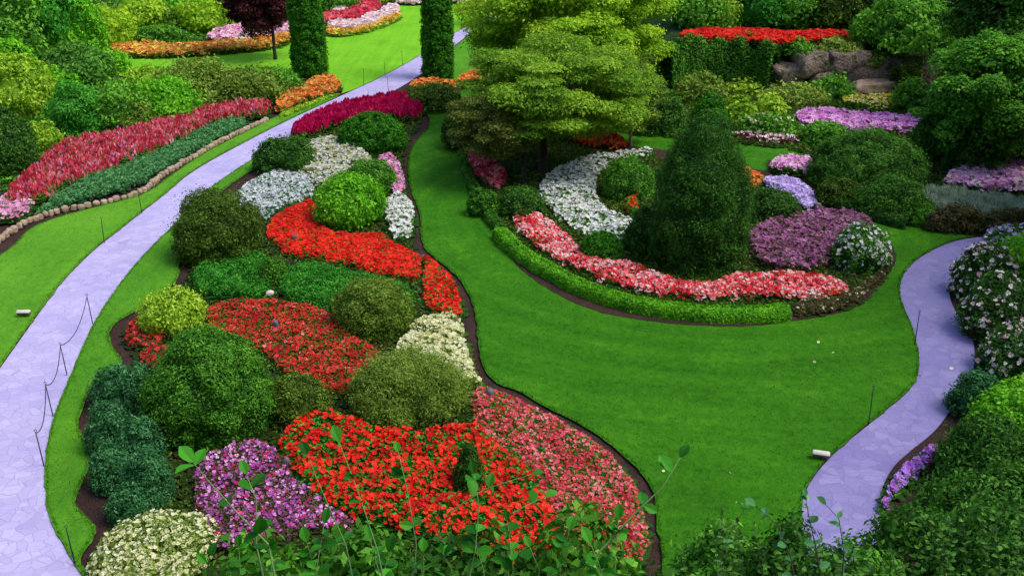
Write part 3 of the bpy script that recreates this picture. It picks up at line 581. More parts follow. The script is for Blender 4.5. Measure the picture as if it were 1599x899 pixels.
bed('bronze_groundcover', 'brown green low plants at the right end of the round bed', [(1232, 472), (1270, 463), (1320, 462), (1340, 440), (1372, 420), (1392, 395), (1394, 415), (1370, 445), (1345, 470), (1300, 486), (1240, 492)], .3, 'bronze', ls=2.2, cat='groundcover', fmats=[('f_cream2', 12)], fs=1.5)
# right background
bed('pink_flowers', 'broad bright orchid pink band below the rock wall', [(1238, 186), (1245, 174), (1300, 172), (1340, 180), (1400, 182), (1436, 180), (1446, 192), (1436, 204), (1380, 206), (1320, 203), (1270, 202)], .5, 'mid', 'f_orchid', 95, 2.2, ls=2)
bed('pink_flowers', 'small patch of orchid pink flowers beside the spreading yew', [(1200, 252), (1215, 244), (1262, 243), (1274, 254), (1265, 268), (1225, 268), (1204, 264)], .45, 'mid', fmats=[('f_orchid', 90), ('f_blush', 50)], fs=2.1, ls=2)
bed('pink_flowers', 'pale and orchid pink flowers at the right end under dark shrubs', [(1466, 282), (1490, 266), (1530, 252), (1570, 244), (1640, 240), (1660, 280), (1600, 296), (1540, 296), (1500, 292)], .6, 'mid', fmats=[('f_orchid', 95), ('f_blush', 55)], fs=2.2, ls=2.2)
bed('silver_foliage', 'silvery lavender like foliage in front of the pink flowers at right', [(1415, 308), (1440, 294), (1480, 292), (1530, 300), (1600, 308), (1660, 320), (1660, 342), (1580, 340), (1520, 334), (1460, 324)], .5, 'silver', ls=2.4, style='strap', lw=.35, cat='groundcover', lbias=.1)
bed('yellow_flowers', 'yellow and cream flowers at the foot of the grey boulders', [(1310, 152), (1340, 140), (1400, 138), (1435, 150), (1425, 166), (1370, 170), (1320, 164)], .5, 'mid', fmats=[('f_yellow', 26), ('f_cream', 14)], fs=1.7, ls=2.2)
bed('blush_flowers', 'thin dark line of small blush flowers at the far lawn edge', [(1130, 208), (1180, 206), (1240, 211), (1262, 222), (1230, 224), (1150, 218)], .3, 'burgundy', fmats=[('f_blush', 20)], fs=2, ls=2)
bed('red_flowers', 'vivid red strip of flowers along the top of the terrace wall', [(1056, 62), (1066, 49), (1120, 46), (1200, 46), (1230, 54), (1280, 47), (1326, 52), (1326, 60), (1250, 63), (1215, 69), (1150, 61)], .35, 'mid', 'f_red', 90, 2.3, ls=2, zb=ZB)
bed('violet_flowers', 'violet flowers spilling over the near edge of the right path', [(1372, 790), (1378, 765), (1395, 738), (1425, 708), (1455, 688), (1466, 690), (1465, 710), (1440, 735), (1415, 760), (1395, 785)], .35, 'mid', fmats=[('f_violet', 230), ('f_purple', 60)], fs=2.6, ls=3)

# ------------------------------------------------------------ SHRUBS
SH = 'shrub'
# middle bed
shrub('yew_dome', 'large clipped dark green dome behind the magenta band at the top of the middle bed', SH, (524, 641, 174, 246), 'dome', 'cypress', leafpx=1.9, rnd_bias=-.06, clump=.09, amp=.05, cov=3, depthf=.8)
shrub('spreading_yew', 'low spreading dark green bush between the left path and the grey white flowers', SH, (398, 498, 214, 276), 'flat', 'forest', leafpx=2.2, amp=.14, depthf=.7, clump=.18)
shrub('round_shrub', 'soft mid green bush tucked behind the largest bright green bush', SH, (540, 622, 249, 306), 'dome', 'mid', leafpx=2.2, clump=.2)
shrub('round_shrub', 'bright green rounded bush rising out of the scarlet begonias', SH, (496, 600, 275, 362), 'ball', 'bright', leafpx=3., clump=.22, amp=.1)
shrub('cypress_bush', 'dark lumpy dwarf cypress bush at the left edge of the middle bed', SH, (284, 410, 298, 418), 'ball', 'darkolive', rnd_bias=.06, leafpx=2.3, clump=.24, amp=.14, cov=2.8)
shrub('low_shrub', 'small fine leaved green mound between the two emerald patches', SH, (406, 452, 401, 448), 'dome', 'mid', leafpx=1.8, clump=.14)
shrub('round_shrub', 'round olive green bush between the emerald patch and the brick red begonias', SH, (528, 644, 434, 534), 'ball', 'olive', leafpx=2.6, lw=.4, clump=.22, amp=.14, rnd_bias=-.1)
shrub('golden_shrub', 'loose yellow green shrub at the left point of the middle bed', SH, (232, 320, 453, 530), 'ball', 'lime', leafpx=3.2, clump=.26, amp=.24, core=.6, cov=2., fuzz=.05)
shrub('juniper_dome', 'largest dense green dome at the left of the near bed', SH, (238, 442, 515, 708), 'dome', 'mid', leafpx=2.8, clump=.14, amp=.08, cov=3, rnd_bias=-.05)
for bx, lb in [((150, 222, 572, 645), 'blue green mound at the left bed edge just below the dark red patch'), ((192, 262, 572, 668), 'blue green mound touching the left side of the largest dome'), ((146, 214, 626, 716), 'blue green mound at the inward bend of the left bed edge'), ((190, 262, 650, 735), 'blue green mound at the lower left foot of the largest dome'),
               ((150, 214, 700, 776), 'low blue green mound above the soil hollow of the left bed edge'), ((198, 276, 704, 800), 'blue green mound between the soil hollow and the purple flowers'), ((178, 240, 752, 822), 'blue green mound just above the cream flowered shrub')]:
    shrub('blue_shrub', lb, SH, bx, 'dome', 'teal', leafpx=3.2, clump=.24, amp=.2, rnd_bias=-.08, lw=.4)
shrub('grey_shrub', 'grey green feathery bush between the largest dome and the olive dome', SH, (420, 520, 582, 672), 'dome', 'olive', leafpx=2.6, clump=.2, amp=.14, rnd_bias=-.3)
shrub('olive_dome', 'broad olive green feathery dome above the scarlet geraniums', SH, (546, 738, 550, 672), 'dome', 'olive', leafpx=3.2, lw=.24, clump=.16, amp=.12, cov=2.6, up=.4, rnd_bias=-.04, depthf=.8, fuzz=.07)
shrub('cream_shrub', 'cream flowered shrub at the near left corner of the bed', SH, (150, 350, 800, 925), 'dome', 'olive', leafpx=3.2, clump=.18, amp=.1, flowers=[('f_cream', 1300, 2.3)])
shrub('small_conifer', 'small dark conifer among the scarlet geraniums', SH, (706, 760, 682, 790), 'cone', 'dark', leafpx=2.6, clump=.16)
# round bed
shrub('clipped_dome', 'small clipped dark green dome between the white sweep and the pink ribbon', SH, (902, 976, 360, 416), 'dome', 'cypress', leafpx=1.7, rnd_bias=-.08, clump=.07, amp=.03, cov=3.2)
shrub('grassy_clump', 'grassy green clump between the white sweep and the big conifer', SH, (942, 1020, 242, 318), 'dome', 'mid', leafpx=3.2, lw=.3, clump=.2, up=.6)
shrub('grassy_clump', 'lower green clump at the left foot of the big conifer', SH, (975, 1030, 325, 400), 'dome', 'forest', leafpx=3, lw=.3, clump=.2, rnd_bias=-.1, up=.4)
shrub('dwarf_conifer', 'tall dark conifer behind and right of the biggest cone', 'conifer', (1060, 1136, 138, 300), 'dome', 'cypress', leafpx=2.4, lw=.4, clump=.24, amp=.1, rnd_bias=-.05)
shrub('dwarf_conifer', 'biggest dense dark conifer standing in the middle of the round bed', 'conifer', (1006, 1166, 174, 438), 'bullet', 'forest', leafpx=2.3, lw=.36, clump=.17, amp=.09, cov=2.5, rnd_bias=-.1, core=.78, up=.3, fuzz=.05)
shrub('low_juniper', 'low flat dark green juniper right of the big conifer', SH, (1150, 1252, 297, 352), 'flat', 'dark', leafpx=2.2, clump=.18, depthf=.8)
shrub('white_flowered_shrub', 'green bush dotted with white flowers at the right end of the round bed', SH, (1300, 1388, 350, 432), 'dome', 'mid', leafpx=2.4, clump=.2, flowers=[('f_white', 420, 2.)], rnd_bias=-.1)
shrub('dark_shrub', 'dark loose shrub left of the white sweep under the layered maple', SH, (775, 848, 292, 345), 'flat', 'dark', leafpx=2.4, clump=.2, amp=.15, rnd_bias=.1)
shrub('dark_shrub', 'dark green low shrub at the shaded neck of the round bed', SH, (728, 782, 296, 342), 'flat', 'mid', leafpx=2.4, clump=.2, amp=.15, depthf=.7, rnd_bias=-.15)
shrub('dark_shrub', 'dark green shrub in the shade at the top left point of the round bed', SH, (690, 760, 160, 240), 'dome', 'darkolive', leafpx=2.4, clump=.2, amp=.15)
shrub('dark_shrub', 'low dark shrub at the lawn neck below the right cypress', SH, (640, 712, 136, 178), 'flat', 'darkolive', leafpx=2.4, clump=.2, amp=.15)
# right background
shrub('spreading_yew', 'wide layered dark yew behind the round bed at right', SH, (1254, 1444, 206, 312), 'dome', 'forest', leafpx=3.4, lw=.24, clump=.13, amp=.08, depthf=.95, cov=3., rnd_bias=.08)
shrub('spreading_yew', 'lower dark mound in front of the wide layered yew', SH, (1322, 1446, 276, 348), 'dome', 'forest', leafpx=2.6, lw=.35, clump=.16, amp=.1, depthf=.7, rnd_bias=.08)
shrub('dark_shrub', 'dark low shrub under the lilac flowers at the foot of the wide yew', SH, (1270, 1345, 280, 326), 'flat', 'darkolive', leafpx=2.4, depthf=.5)
shrub('bright_shrub', 'small bright green shrub left of the silvery foliage', SH, (1400, 1462, 316, 356), 'dome', 'mid', leafpx=2.6)
shrub('bronze_shrub', 'brownish low shrub at the lawn edge under the silvery foliage', SH, (1440, 1540, 322, 366), 'flat', 'bronze', leafpx=2.6, depthf=.35)
shrub('bronze_shrub', 'brownish low shrub behind the bend of the right path', SH, (1520, 1640, 326, 370), 'flat', 'bronze', leafpx=2.6, depthf=.35, rnd_bias=-.1)
shrub('hosta', 'lime green broad leaved clump behind the tip of the tall dark conifer', SH, (1125, 1180, 152, 205), 'dome', 'lime', leafpx=4.5, lw=.5, up=.5, clump=.28, rnd_bias=-.2)
shrub('hosta', 'yellow green broad leaved clump left of the orchid pink band', SH, (1172, 1222, 146, 200), 'dome', 'lime', leafpx=4.5, lw=.5, up=.5, clump=.28)
shrub('round_shrub', 'soft lime green mound below the dark ivy hedge', SH, (1200, 1284, 134, 170), 'dome', 'olive', leafpx=2.8, clump=.24, amp=.15, rnd_bias=.1)
shrub('round_shrub', 'leafy green bush in front of the brown boulders', SH, (1272, 1328, 122, 162), 'dome', 'mid', leafpx=2.8, clump=.24, amp=.15)
shrub('golden_shrub', 'small yellow leaved shrub at the foot of the dark ivy hedge', SH, (1138, 1202, 120, 150), 'dome', 'lime', leafpx=3.6, clump=.3, amp=.2)
shrub('round_shrub', 'pale flowered green shrub at the lawn edge below the lime clumps', SH, (1150, 1245, 182, 216), 'flat', 'mid', leafpx=2.6, depthf=.5, flowers=[('f_cream2', 80, 1.8)])
shrub('round_shrub', 'green shrub at the left edge of the wide layered yew', SH, (1250, 1318, 196, 236), 'dome', 'mid', leafpx=2.6)
shrub('dark_shrub', 'dark shrub right of the orchid pink band', SH, (1420, 1480, 170, 262), 'ball', 'mid', leafpx=3, clump=.24, amp=.15, rnd_bias=-.2)
shrub('dark_shrub', 'deep green shrub directly behind the right end pink flowers', SH, (1462, 1560, 186, 282), 'dome', 'dark', leafpx=3, clump=.24, amp=.15)
shrub('dark_shrub', 'deep green shrub past the right end of the pink flowers', SH, (1540, 1680, 190, 275), 'dome', 'dark', leafpx=3, clump=.24, amp=.15, rnd_bias=.1)
shrub('dark_shrub', 'dark green shrub under the low branches of the layered maple', SH, (985, 1062, 145, 214), 'dome', 'dark', leafpx=2.6, amp=.15)
shrub('dark_shrub', 'dark green shrub behind the orange red flowers in the maple shade', SH, (880, 985, 130, 196), 'dome', 'dark', leafpx=2.6, amp=.15, depthf=.6)
shrub('dark_shrub', 'dark green shrub in the maple shade right of the right cypress', SH, (760, 880, 120, 182), 'dome', 'darkolive', leafpx=2.6, amp=.15, depthf=.6)
# on the terrace
shrub('large_shrub', 'big rounded rhododendron like bush on top of the boulders', SH, (1338, 1474, 4, 82), 'dome', 'mid', zb=ZB, leafpx=3.6, clump=.2, amp=.1, rnd_bias=.08)
shrub('large_shrub', 'mixed green bush behind the left part of the vivid red strip', SH, (1050, 1136, -14, 46), 'ball', 'mid', zb=ZB, leafpx=3, clump=.25, amp=.2)
shrub('golden_shrub', 'yellow green shrub behind the vivid red strip', SH, (1096, 1150, 2, 44), 'ball', 'lime', zb=ZB, leafpx=3, clump=.3, amp=.2, rnd_bias=-.15)
shrub('large_shrub', 'dark green bush behind the middle of the vivid red strip', SH, (1136, 1222, -16, 44), 'ball', 'emerald', zb=ZB, leafpx=3, clump=.25, amp=.2, rnd_bias=-.1)
shrub('large_shrub', 'emerald bush behind the gap in the vivid red strip', SH, (1204, 1282, -10, 46), 'ball', 'mid', zb=ZB, leafpx=3, clump=.25, amp=.2)
shrub('large_shrub', 'tall dark bush between the vivid red strip and the big rounded bush', SH, (1268, 1350, -20, 50), 'ball', 'darkolive', zb=ZB, leafpx=3, clump=.25, amp=.2)
shrub('bronze_shrub', 'small russet leaved shrub right of the big rounded bush', SH, (1464, 1504, 26, 52), 'dome', 'burgundy', zb=ZB, leafpx=2.8, clump=.3, rnd_bias=.5)
shrub('round_shrub', 'small green tuft hanging at the top of the boulders', SH, (1226, 1266, 66, 90), 'dome', 'mid', zb=ZB - .6, leafpx=2.6)
shrub('round_shrub', 'light green tuft on the boulders below the end of the red strip', SH, (1270, 1336, 62, 88), 'dome', 'olive', zb=ZB - .6, leafpx=2.6)
# left background
shrub('dark_conifer', 'dark green upright conifer at the far left behind the crimson band', 'conifer', (-20, 64, 172, 282), 'egg', 'dark', leafpx=2.6, clump=.2, rnd_bias=.1)
shrub('golden_shrub', 'yellow green bush behind the crimson band beside the dark conifer', SH, (40, 100, 190, 246), 'dome', 'lime', leafpx=3, clump=.26, amp=.2, rnd_bias=-.2)
shrub('round_shrub', 'rich green shaggy bush behind the middle of the crimson band', SH, (90, 158, 138, 216), 'ball', 'emerald', leafpx=3, lw=.3, clump=.24, amp=.12, rnd_bias=.12)
shrub('round_shrub', 'mid green bush behind the crimson band left of the light topped bush', SH, (146, 232, 134, 208), 'ball', 'mid', leafpx=2.8, clump=.24, amp=.14, rnd_bias=.05)
shrub('light_shrub', 'light green topped bush behind the crimson band', SH, (208, 312, 128, 196), 'dome', 'bright', leafpx=2.8, clump=.24, amp=.14, rnd_bias=-.1)
shrub('olive_shrub', 'wide olive green mound in front of the far left lawn', SH, (248, 372, 100, 170), 'dome', 'olive', leafpx=2.6, clump=.2, amp=.12, rnd_bias=-.12, depthf=.8)
shrub('olive_shrub', 'olive green mound behind the right end of the crimson band', SH, (338, 442, 110, 168), 'dome', 'olive', leafpx=2.6, clump=.2, amp=.12, rnd_bias=-.18, depthf=.8)
shrub('olive_shrub', 'small green mound at the foot of the left cypress', SH, (405, 468, 112, 152), 'dome', 'mid', leafpx=2.6, clump=.2, depthf=.8)
shrub('large_shrub', 'yellowish bush at the left behind the dark conifer', SH, (-10, 84, 96, 188), 'ball', 'lime', leafpx=3, clump=.22, amp=.16, rnd_bias=-.25)
shrub('large_shrub', 'grey green loose bush left of the far lawn', SH, (76, 168, 78, 158), 'ball', 'forest', leafpx=3, clump=.22, amp=.18, rnd_bias=.15)
shrub('light_shrub', 'bright green low bush at the near left corner of the far lawn', SH, (140, 200, 84, 120), 'dome', 'bright', leafpx=2.6, clump=.24)
shrub('bronze_shrub', 'small reddish twiggy bush beside the bright low bush', SH, (136, 176, 96, 134), 'dome', 'bronze', leafpx=2.6, clump=.24, rnd_bias=.2)
shrub('tall_shrub', 'tall green shrub at the top left corner', SH, (-60, 64, -70, 130), 'ball', 'mid', leafpx=3.2, clump=.2, amp=.2)
shrub('tall_shrub', 'tall dark green shrub second from the top left corner', SH, (40, 118, -50, 112), 'ball', 'emerald', leafpx=3.2, clump=.2, amp=.2)
shrub('tall_shrub', 'light green feathery shrub left of the yellow green maple bush', SH, (96, 158, -10, 100), 'ball', 'bright', leafpx=3, clump=.22, amp=.2, rnd_bias=-.15)
shrub('golden_shrub', 'yellow green spreading bush at the left end of the orange band', SH, (132, 204, 16, 80), 'ball', 'golden', leafpx=3, clump=.24, amp=.18)
shrub('golden_shrub', 'yellow green bush behind the orange band', SH, (186, 262, 0, 58), 'dome', 'golden', leafpx=3, clump=.24, amp=.18, rnd_bias=-.1)
shrub('light_shrub', 'layered light green bush left of the pink band', SH, (284, 358, 4, 56), 'dome', 'golden', leafpx=3, clump=.24, amp=.18, rnd_bias=-.15)
shrub('dark_shrub', 'small dark bush behind the tall green border grasses', SH, (216, 292, 14, 54), 'dome', 'dark', leafpx=2.6, clump=.24)
shrub('grassy_clump', 'tall green border grass behind the orange band', SH, (200, 300, 44, 72), 'flat', 'mid', leafpx=3, lw=.3, up=.3, depthf=.4, rnd_bias=.15)
shrub('light_shrub', 'light green bush between the pale maple and the burgundy tree', SH, (250, 330, -14, 26), 'dome', 'bright', leafpx=3, clump=.24, rnd_bias=-.1)
shrub('dark_shrub', 'dark green bush between the left cypress and the far red curl', SH, (500, 560, -20, 22), 'dome', 'mid', leafpx=2.6, clump=.24, rnd_bias=-.1)
shrub('golden_shrub', 'small yellow bush at the far end of the lawn', SH, (588, 618, -12, 4), 'dome', 'golden', leafpx=2.6, clump=.24)
shrub('light_shrub', 'light green loose bush between the yellowish bush and the shaggy rich green one', SH, (60, 128, 110, 172), 'dome', 'bright', leafpx=2.8, rnd_bias=-.15)
shrub('round_shrub', 'low mid green bush at the foot of the light topped bush', SH, (180, 250, 158, 206), 'dome', 'olive', leafpx=2.6, rnd_bias=-.15)
shrub('golden_shrub', 'yellow green low bush along the near edge of the far lawn', SH, (196, 262, 108, 150), 'dome', 'lime', leafpx=2.6, rnd_bias=-.25)
shrub('light_shrub', 'pale green loose bush above the grey green one at left', SH, (60, 130, 40, 110), 'dome', 'bright', leafpx=2.8, rnd_bias=-.1)
shrub('light_shrub', 'light green low bush in front of the left cypress foot', SH, (300, 356, 118, 160), 'dome', 'bright', leafpx=2.6, rnd_bias=-.2)
shrub('large_shrub', 'fresh green bush at the left edge below the top corner tree shrubs', SH, (-20, 50, 60, 140), 'dome', 'bright', leafpx=2.8, rnd_bias=-.15)
shrub('round_shrub', 'fresh green bush under the yellow flowers beside the orchid pink band', SH, (1396, 1446, 128, 178), 'dome', 'mid', leafpx=2.8)
shrub('round_shrub', 'low green bush between the lime clumps and the ivy hedge', SH, (1050, 1130, 122, 168), 'dome', 'olive', leafpx=2.8, rnd_bias=-.2)
shrub('round_shrub', 'green tuft growing between the boulders above the leafy bush', SH, (1300, 1345, 92, 120), 'dome', 'mid', zb=.9, leafpx=2.6)
shrub('round_shrub', 'small dark tuft at the left end of the boulders', SH, (1212, 1250, 92, 122), 'dome', 'forest', zb=.9, leafpx=2.6)
shrub('round_shrub', 'trailing green plant over the top edge of the boulders', SH, (1344, 1384, 82, 104), 'dome', 'olive', zb=1.9, leafpx=2.6, rnd_bias=-.1)
shrub('round_shrub', 'trailing plant on the boulders nearest the mossy bank', SH, (1384, 1424, 96, 132), 'dome', 'forest', zb=.6, leafpx=2.6)
shrub('round_shrub', 'small bright tuft low among the boulders left of the pale slab', SH, (1326, 1352, 128, 146), 'dome', 'mid', leafpx=2.6)
# right side, near
shrub('bright_shrub', 'bright yellow green bush at the right edge above the white roses', SH, (1534, 1660, 372, 470), 'dome', 'bright', leafpx=3.6, clump=.22, amp=.14, rnd_bias=.15)
shrub('violet_shrub', 'small bush of pale violet flowers behind the right path bend', SH, (1545, 1640, 352, 392), 'dome', 'mid', leafpx=2.6, flowers=[('f_lilac', 160, 2.4)])
def rose(box, label, n1=130, **kw): return shrub('rose_bush', label, 'rose bush', box, 'dome', 'dark', leafpx=3., clump=.22, amp=.16, flowers=[('f_blush', int(n1 * 1.3), 2.5), ('f_white', n1 // 2, 2.2)], group='rose bushes along the right path', **kw)
rose((1486, 1572, 376, 476), 'rose bush with pale pink and white blooms at the inner bend of the right path')
rose((1492, 1610, 428, 540), 'rose bush with white and pink blooms below the bright yellow green bush', 150)
rose((1524, 1650, 500, 606), 'white flowered rose bush at the right edge beside the narrow path', 150)
rose((1590, 1720, 400, 540), 'rose bush past the right edge of the frame', 110)
shrub('burgundy_shrub', 'small dark red leaved bush between the rose bushes', SH, (1506, 1552, 466, 530), 'dome', 'burgundy', leafpx=3)
shrub('grey_shrub', 'loose grey green bush at the lower end of the rose bushes', SH, (1476, 1560, 584, 660), 'dome', 'teal', leafpx=3.4, lw=.4, clump=.25, amp=.2, rnd_bias=-.2)
shrub('golden_shrub', 'yellow green topped bush at the right edge below the rose bushes', SH, (1502, 1680, 600, 720), 'dome', 'bright', leafpx=4.2, clump=.2, amp=.14, rnd_bias=.1)
shrub('leafy_shrub', 'dark leafy bush at the right edge of the near right path', SH, (1455, 1620, 650, 800), 'dome', 'forest', leafpx=4, clump=.24, amp=.22, rnd_bias=.0, fuzz=.06)
shrub('leafy_shrub', 'dark glossy bush in the bottom right corner', SH, (1420, 1640, 740, 920), 'dome', 'forest', leafpx=4.4, clump=.24, amp=.22, rnd_bias=.0, fuzz=.06)
shrub('leafy_shrub', 'dark leafy bush past the bottom right corner', SH, (1590, 1800, 640, 900), 'dome', 'mid', leafpx=5, clump=.2, amp=.16)

# ------------------------------------------------------------ HEDGES
def hedge(name, label, cat, pts, wdt, h, mat, zb=0., leafpx=2.4, z_at=None, cov=3.2, wob_a=.1, rnd_bias=0., lw=.5):
    R_ = rng(); c = smooth(PL(pts, zb + (h if z_at is None else z_at)), 2, False); d = np.r_[0, np.cumsum(np.linalg.norm(np.diff(c, axis=0), axis=1))]; Ltot = d[-1]
    mid = c[len(c) // 2]; C = np.array([mid[0], mid[1], zb]); leaf = leafpx / 1024 * depth(C); area = Ltot * (2 * h + wdt); n = int(min(90000, cov * area / (leaf * leaf * lw * .5)))
    s = R_.uniform(0, Ltot, n); x = np.interp(s, d, c[:, 0]); y = np.interp(s, d, c[:, 1]); e = .2
    tx = np.interp(np.clip(s + e, 0, Ltot), d, c[:, 0]) - np.interp(np.clip(s - e, 0, Ltot), d, c[:, 0]); ty = np.interp(np.clip(s + e, 0, Ltot), d, c[:, 1]) - np.interp(np.clip(s - e, 0, Ltot), d, c[:, 1])
    t = unit(np.c_[tx, ty, 0 * tx]); nrm = np.c_[-t[:, 1], t[:, 0], 0 * s]
    a = R_.uniform(-.1, np.pi + .1, n); ca = np.sign(np.cos(a)) * np.abs(np.cos(a)) ** .6; sa = np.abs(np.sin(a)) ** .55
    wob = Wob(R_, 3.2, 6); q0 = np.c_[x, y, sa * h] + nrm * ca[:, None] * wdt / 2; m = 1 + wob_a * wob(q0) + R_.normal(size=n) * .04
    p = np.c_[x, y, zb + sa * h * m] + nrm * (ca * wdt / 2 * m)[:, None]; p[:, 2] = np.where(R_.random(n) < .35, zb + (p[:, 2] - zb) * R_.random(n), p[:, 2])
    nn = unit(nrm * ca[:, None] + np.c_[0 * s, 0 * s, sa]); mb = MB(); mb.add(leaf_quads(p, nn, leaf, leaf * lw, R_, .8), R_.random(n) * .7 + wob(q0 * 2) * .3 + .15 + rnd_bias, mat)
    k = len(c); tt = unit(np.gradient(c, axis=0)); nr = np.c_[-tt[:, 1], tt[:, 0]]; rows = []
    for ang in np.linspace(0, np.pi, 8):
        cx = math.copysign(abs(math.cos(ang)) ** .6, math.cos(ang)); sx = math.sin(ang) ** .55; rows.append(np.c_[c + nr * cx * wdt / 2 * .84, np.full(k, zb + sx * h * .86)])
    G = np.array(rows); mb.add(np.stack([G[:-1, :-1], G[:-1, 1:], G[1:, 1:], G[1:, :-1]], 2).reshape(-1, 4, 3), .0, mat)
    return tag(mb.build(name, None, tuple(C)), label, cat)
hedge('boxwood_hedge', 'low clipped bright green hedge along the curved front of the round bed', 'hedge', [(780, 354), (798, 374), (834, 401), (865, 417), (899, 436), (966, 460), (1033, 473), (1100, 480), (1200, 480), (1230, 477)], .65, .5, 'bright', leafpx=2.3, rnd_bias=-.1)
hedge('dark_edging_hedge', 'dark green low hedge along the shaded left side of the round bed', 'hedge', [(722, 232), (732, 270), (748, 302), (768, 335), (784, 352)], .5, .42, 'mid', leafpx=2.3, rnd_bias=-.2)
hedge('ivy_hedge', 'tall dark green ivy covered wall below the vivid red strip', 'hedge', [(1040, 72), (1070, 66), (1120, 64), (1170, 66), (1214, 72)], 1.4, 3.1, 'mid', leafpx=2.6, z_at=3.1, cov=2.6, rnd_bias=-.12, wob_a=.25)
hedge('ivy_hedge', 'mossy dark green bank below the big rounded bush at the right of the boulders', 'hedge', [(1402, 92), (1420, 90), (1445, 92)], 1.0, 2.3, 'olive', leafpx=2.4, z_at=2.6, cov=1.6, rnd_bias=-.3, wob_a=.3)
hedge('yew_hedge', 'low dark hedge along the lawn at the foot of the wide layered yew', 'hedge', [(1290, 300), (1330, 314), (1370, 328), (1420, 340)], .7, .5, 'dark', leafpx=2.3)
# ------------------------------------------------------------ TREES
def pad_crown(name, root, C0, pads, mat, leaf, lw, cov, R_, jit=.7, flat=True, bias=0.):
    mb = MB()
    for (c, rx, rz) in pads:
        c = np.asarray(c); area = 4 * np.pi * (rx * rx * .45 + rx * rz * .55); n = int(cov * area / (leaf * leaf * lw * .5)); n = min(n, 14000)
        d = rdir(R_, n); d[:, 2] = np.where(R_.random(n) < .62, np.abs(d[:, 2]), d[:, 2]); wob = Wob(R_, 2.2, 5); m = 1 + .28 * wob(d * 2)
        rad = R_.uniform(.35, 1.05, (n, 1)) ** .6 * (1 + .35 * (R_.random((n, 1)) < .1) * R_.random((n, 1))); p = c + d * np.array([rx, rx, rz]) * rad * m[:, None]
        nn = unit(d * np.array([.5, .5, 1.]) + np.array([0, 0, .6])); k = R_.random() * .45
        mb.add(leaf_quads(p, nn, leaf, leaf * lw, R_, jit), R_.random(n) * .55 + k + bias, mat)
    o = mb.build(name, root, tuple(C0)); o.location = (0, 0, 0); return o
def tree(name, label, base, box, mat, npads, padr=.3, flat=.35, bark='bark', trunk_r=.16, zb=0., leafpx=2.8, lw=.6, cov=1.1, lean=0., bias=0., forks=1, crown_low=None, layered=True, dy=0., open_=False):
    R_ = rng(); B = P(*base, zb); x0, x1, y0, y1 = box; D = depth(B); Yc = B[1] + dy
    top = atY((x0 + x1) / 2, y0, Yc); bot = atY((x0 + x1) / 2, y1, Yc); rx = (x1 - x0) / 2 / F_PX * D; cc = np.array([(top[0] + bot[0]) / 2, Yc, (top[2] + bot[2]) / 2]); rz = (top[2] - bot[2]) / 2
    root = tag(empty(name, tuple(B)), label, 'tree'); pads, limbs = [], []
    for i in range(npads):
        f = (i + .5) / npads; a = i * 2.39996 + R_.uniform(-.3, .3); zf = 1 - 2 * f; rr = math.sqrt(max(0, 1 - zf * zf)) * R_.uniform(.72, 1.0) ; k = R_.uniform(.62, .86)
        pr = rx * padr * R_.uniform(.75, 1.25)
        c = cc + np.array([rx * rr * k * math.cos(a), rx * rr * k * math.sin(a), rz * zf * .86])
        c = c + R_.normal(size=3) * np.array([rx, rx, rz]) * .07; pads.append((c, pr, max(pr * flat * R_.uniform(.6, 1.9), .2)))
    if not open_: pads.append((cc, rx * .5, rz * .45))
    C0 = B
    pad_crown('crown', root, C0, pads, mat, max(.05, leafpx / 1024 * D), lw, cov, R_, bias=bias)
    fork = B + np.array([lean, 0, max(.6, (cc[2] - rz * .75 - B[2]))]); tr = tube([B + [0, 0, -.15], B + [lean * .3, 0, .4], fork, cc + [0, 0, rz * .1]], [trunk_r * 1.45, trunk_r * 1.05, trunk_r * .8, trunk_r * .25], 9)
    o = solid_mesh('trunk', *tr, bark, root, tuple(C0))
    lb = []
    for i, (c, pr, _) in enumerate(pads[:-1]):
        if i % max(1, npads // 22): continue
        s = fork + (cc - fork) * R_.uniform(0, .5); mid_ = (s + c) / 2 + np.array([0, 0, -.08 * rz]); lb.append(tube([s, mid_, c], [trunk_r * .42, trunk_r * .26, trunk_r * .08], 6))
    o = solid_mesh('limb', *joinm(lb), bark, root, tuple(C0)); return root
tree('lit_maple_top', 'added golden green tree standing in for the sunlit top of the layered maple', (905, 200), (722, 1074, -120, 142), 'golden', 110, .18, .4, 'bark_dark', .2, leafpx=2.8, cov=1.0, bias=.02)  # sunlit crown top of the layered maple, put into a second tree's leaf colour
tree('bronze_maple', 'low bronze green maple spreading over the pink flowers in the round bed', (818, 288), (686, 868, 150, 246), 'bronzegreen', 50, .22, .32, 'bark_dark', .1, leafpx=2.4, cov=.55, bias=.12, open_=True)
tree('layered_maple', 'large dark green layered maple with tiers of foliage over the round bed', (848, 272), (694, 1050, 66, 208), 'maple', 105, .17, .26, 'bark_dark', .2, leafpx=2.4, cov=.62, bias=.06, open_=True)
tree('slender_maple', 'slender pale stemmed little tree right of the layered maple', (984, 230), (915, 1052, 90, 205), 'olive', 34, .24, .3, 'bark_pale', .09, leafpx=2.2, cov=.6, bias=-.2)
tree('burgundy_tree', 'small burgundy leaved tree with a thin dark trunk on the far left lawn', (430, 94), (336, 476, -80, 50), 'burgundy', 40, .26, .6, 'bark_dark', .13, leafpx=2.6, cov=2.)
tree('burgundy_tree', 'small burgundy leaved tree at the far end of the path', (760, 40), (738, 800, -60, 22), 'burgundy', 16, .34, .6, 'bark_dark', .1, leafpx=2.6, cov=2.)
tree('broadleaf_tree', 'big dark broadleaf tree at the upper right edge', (1545, 200), (1475, 1700, -160, 110), 'forest', 80, .2, .8, 'bark_dark', .22, leafpx=3.2, cov=1.1, bias=.1)
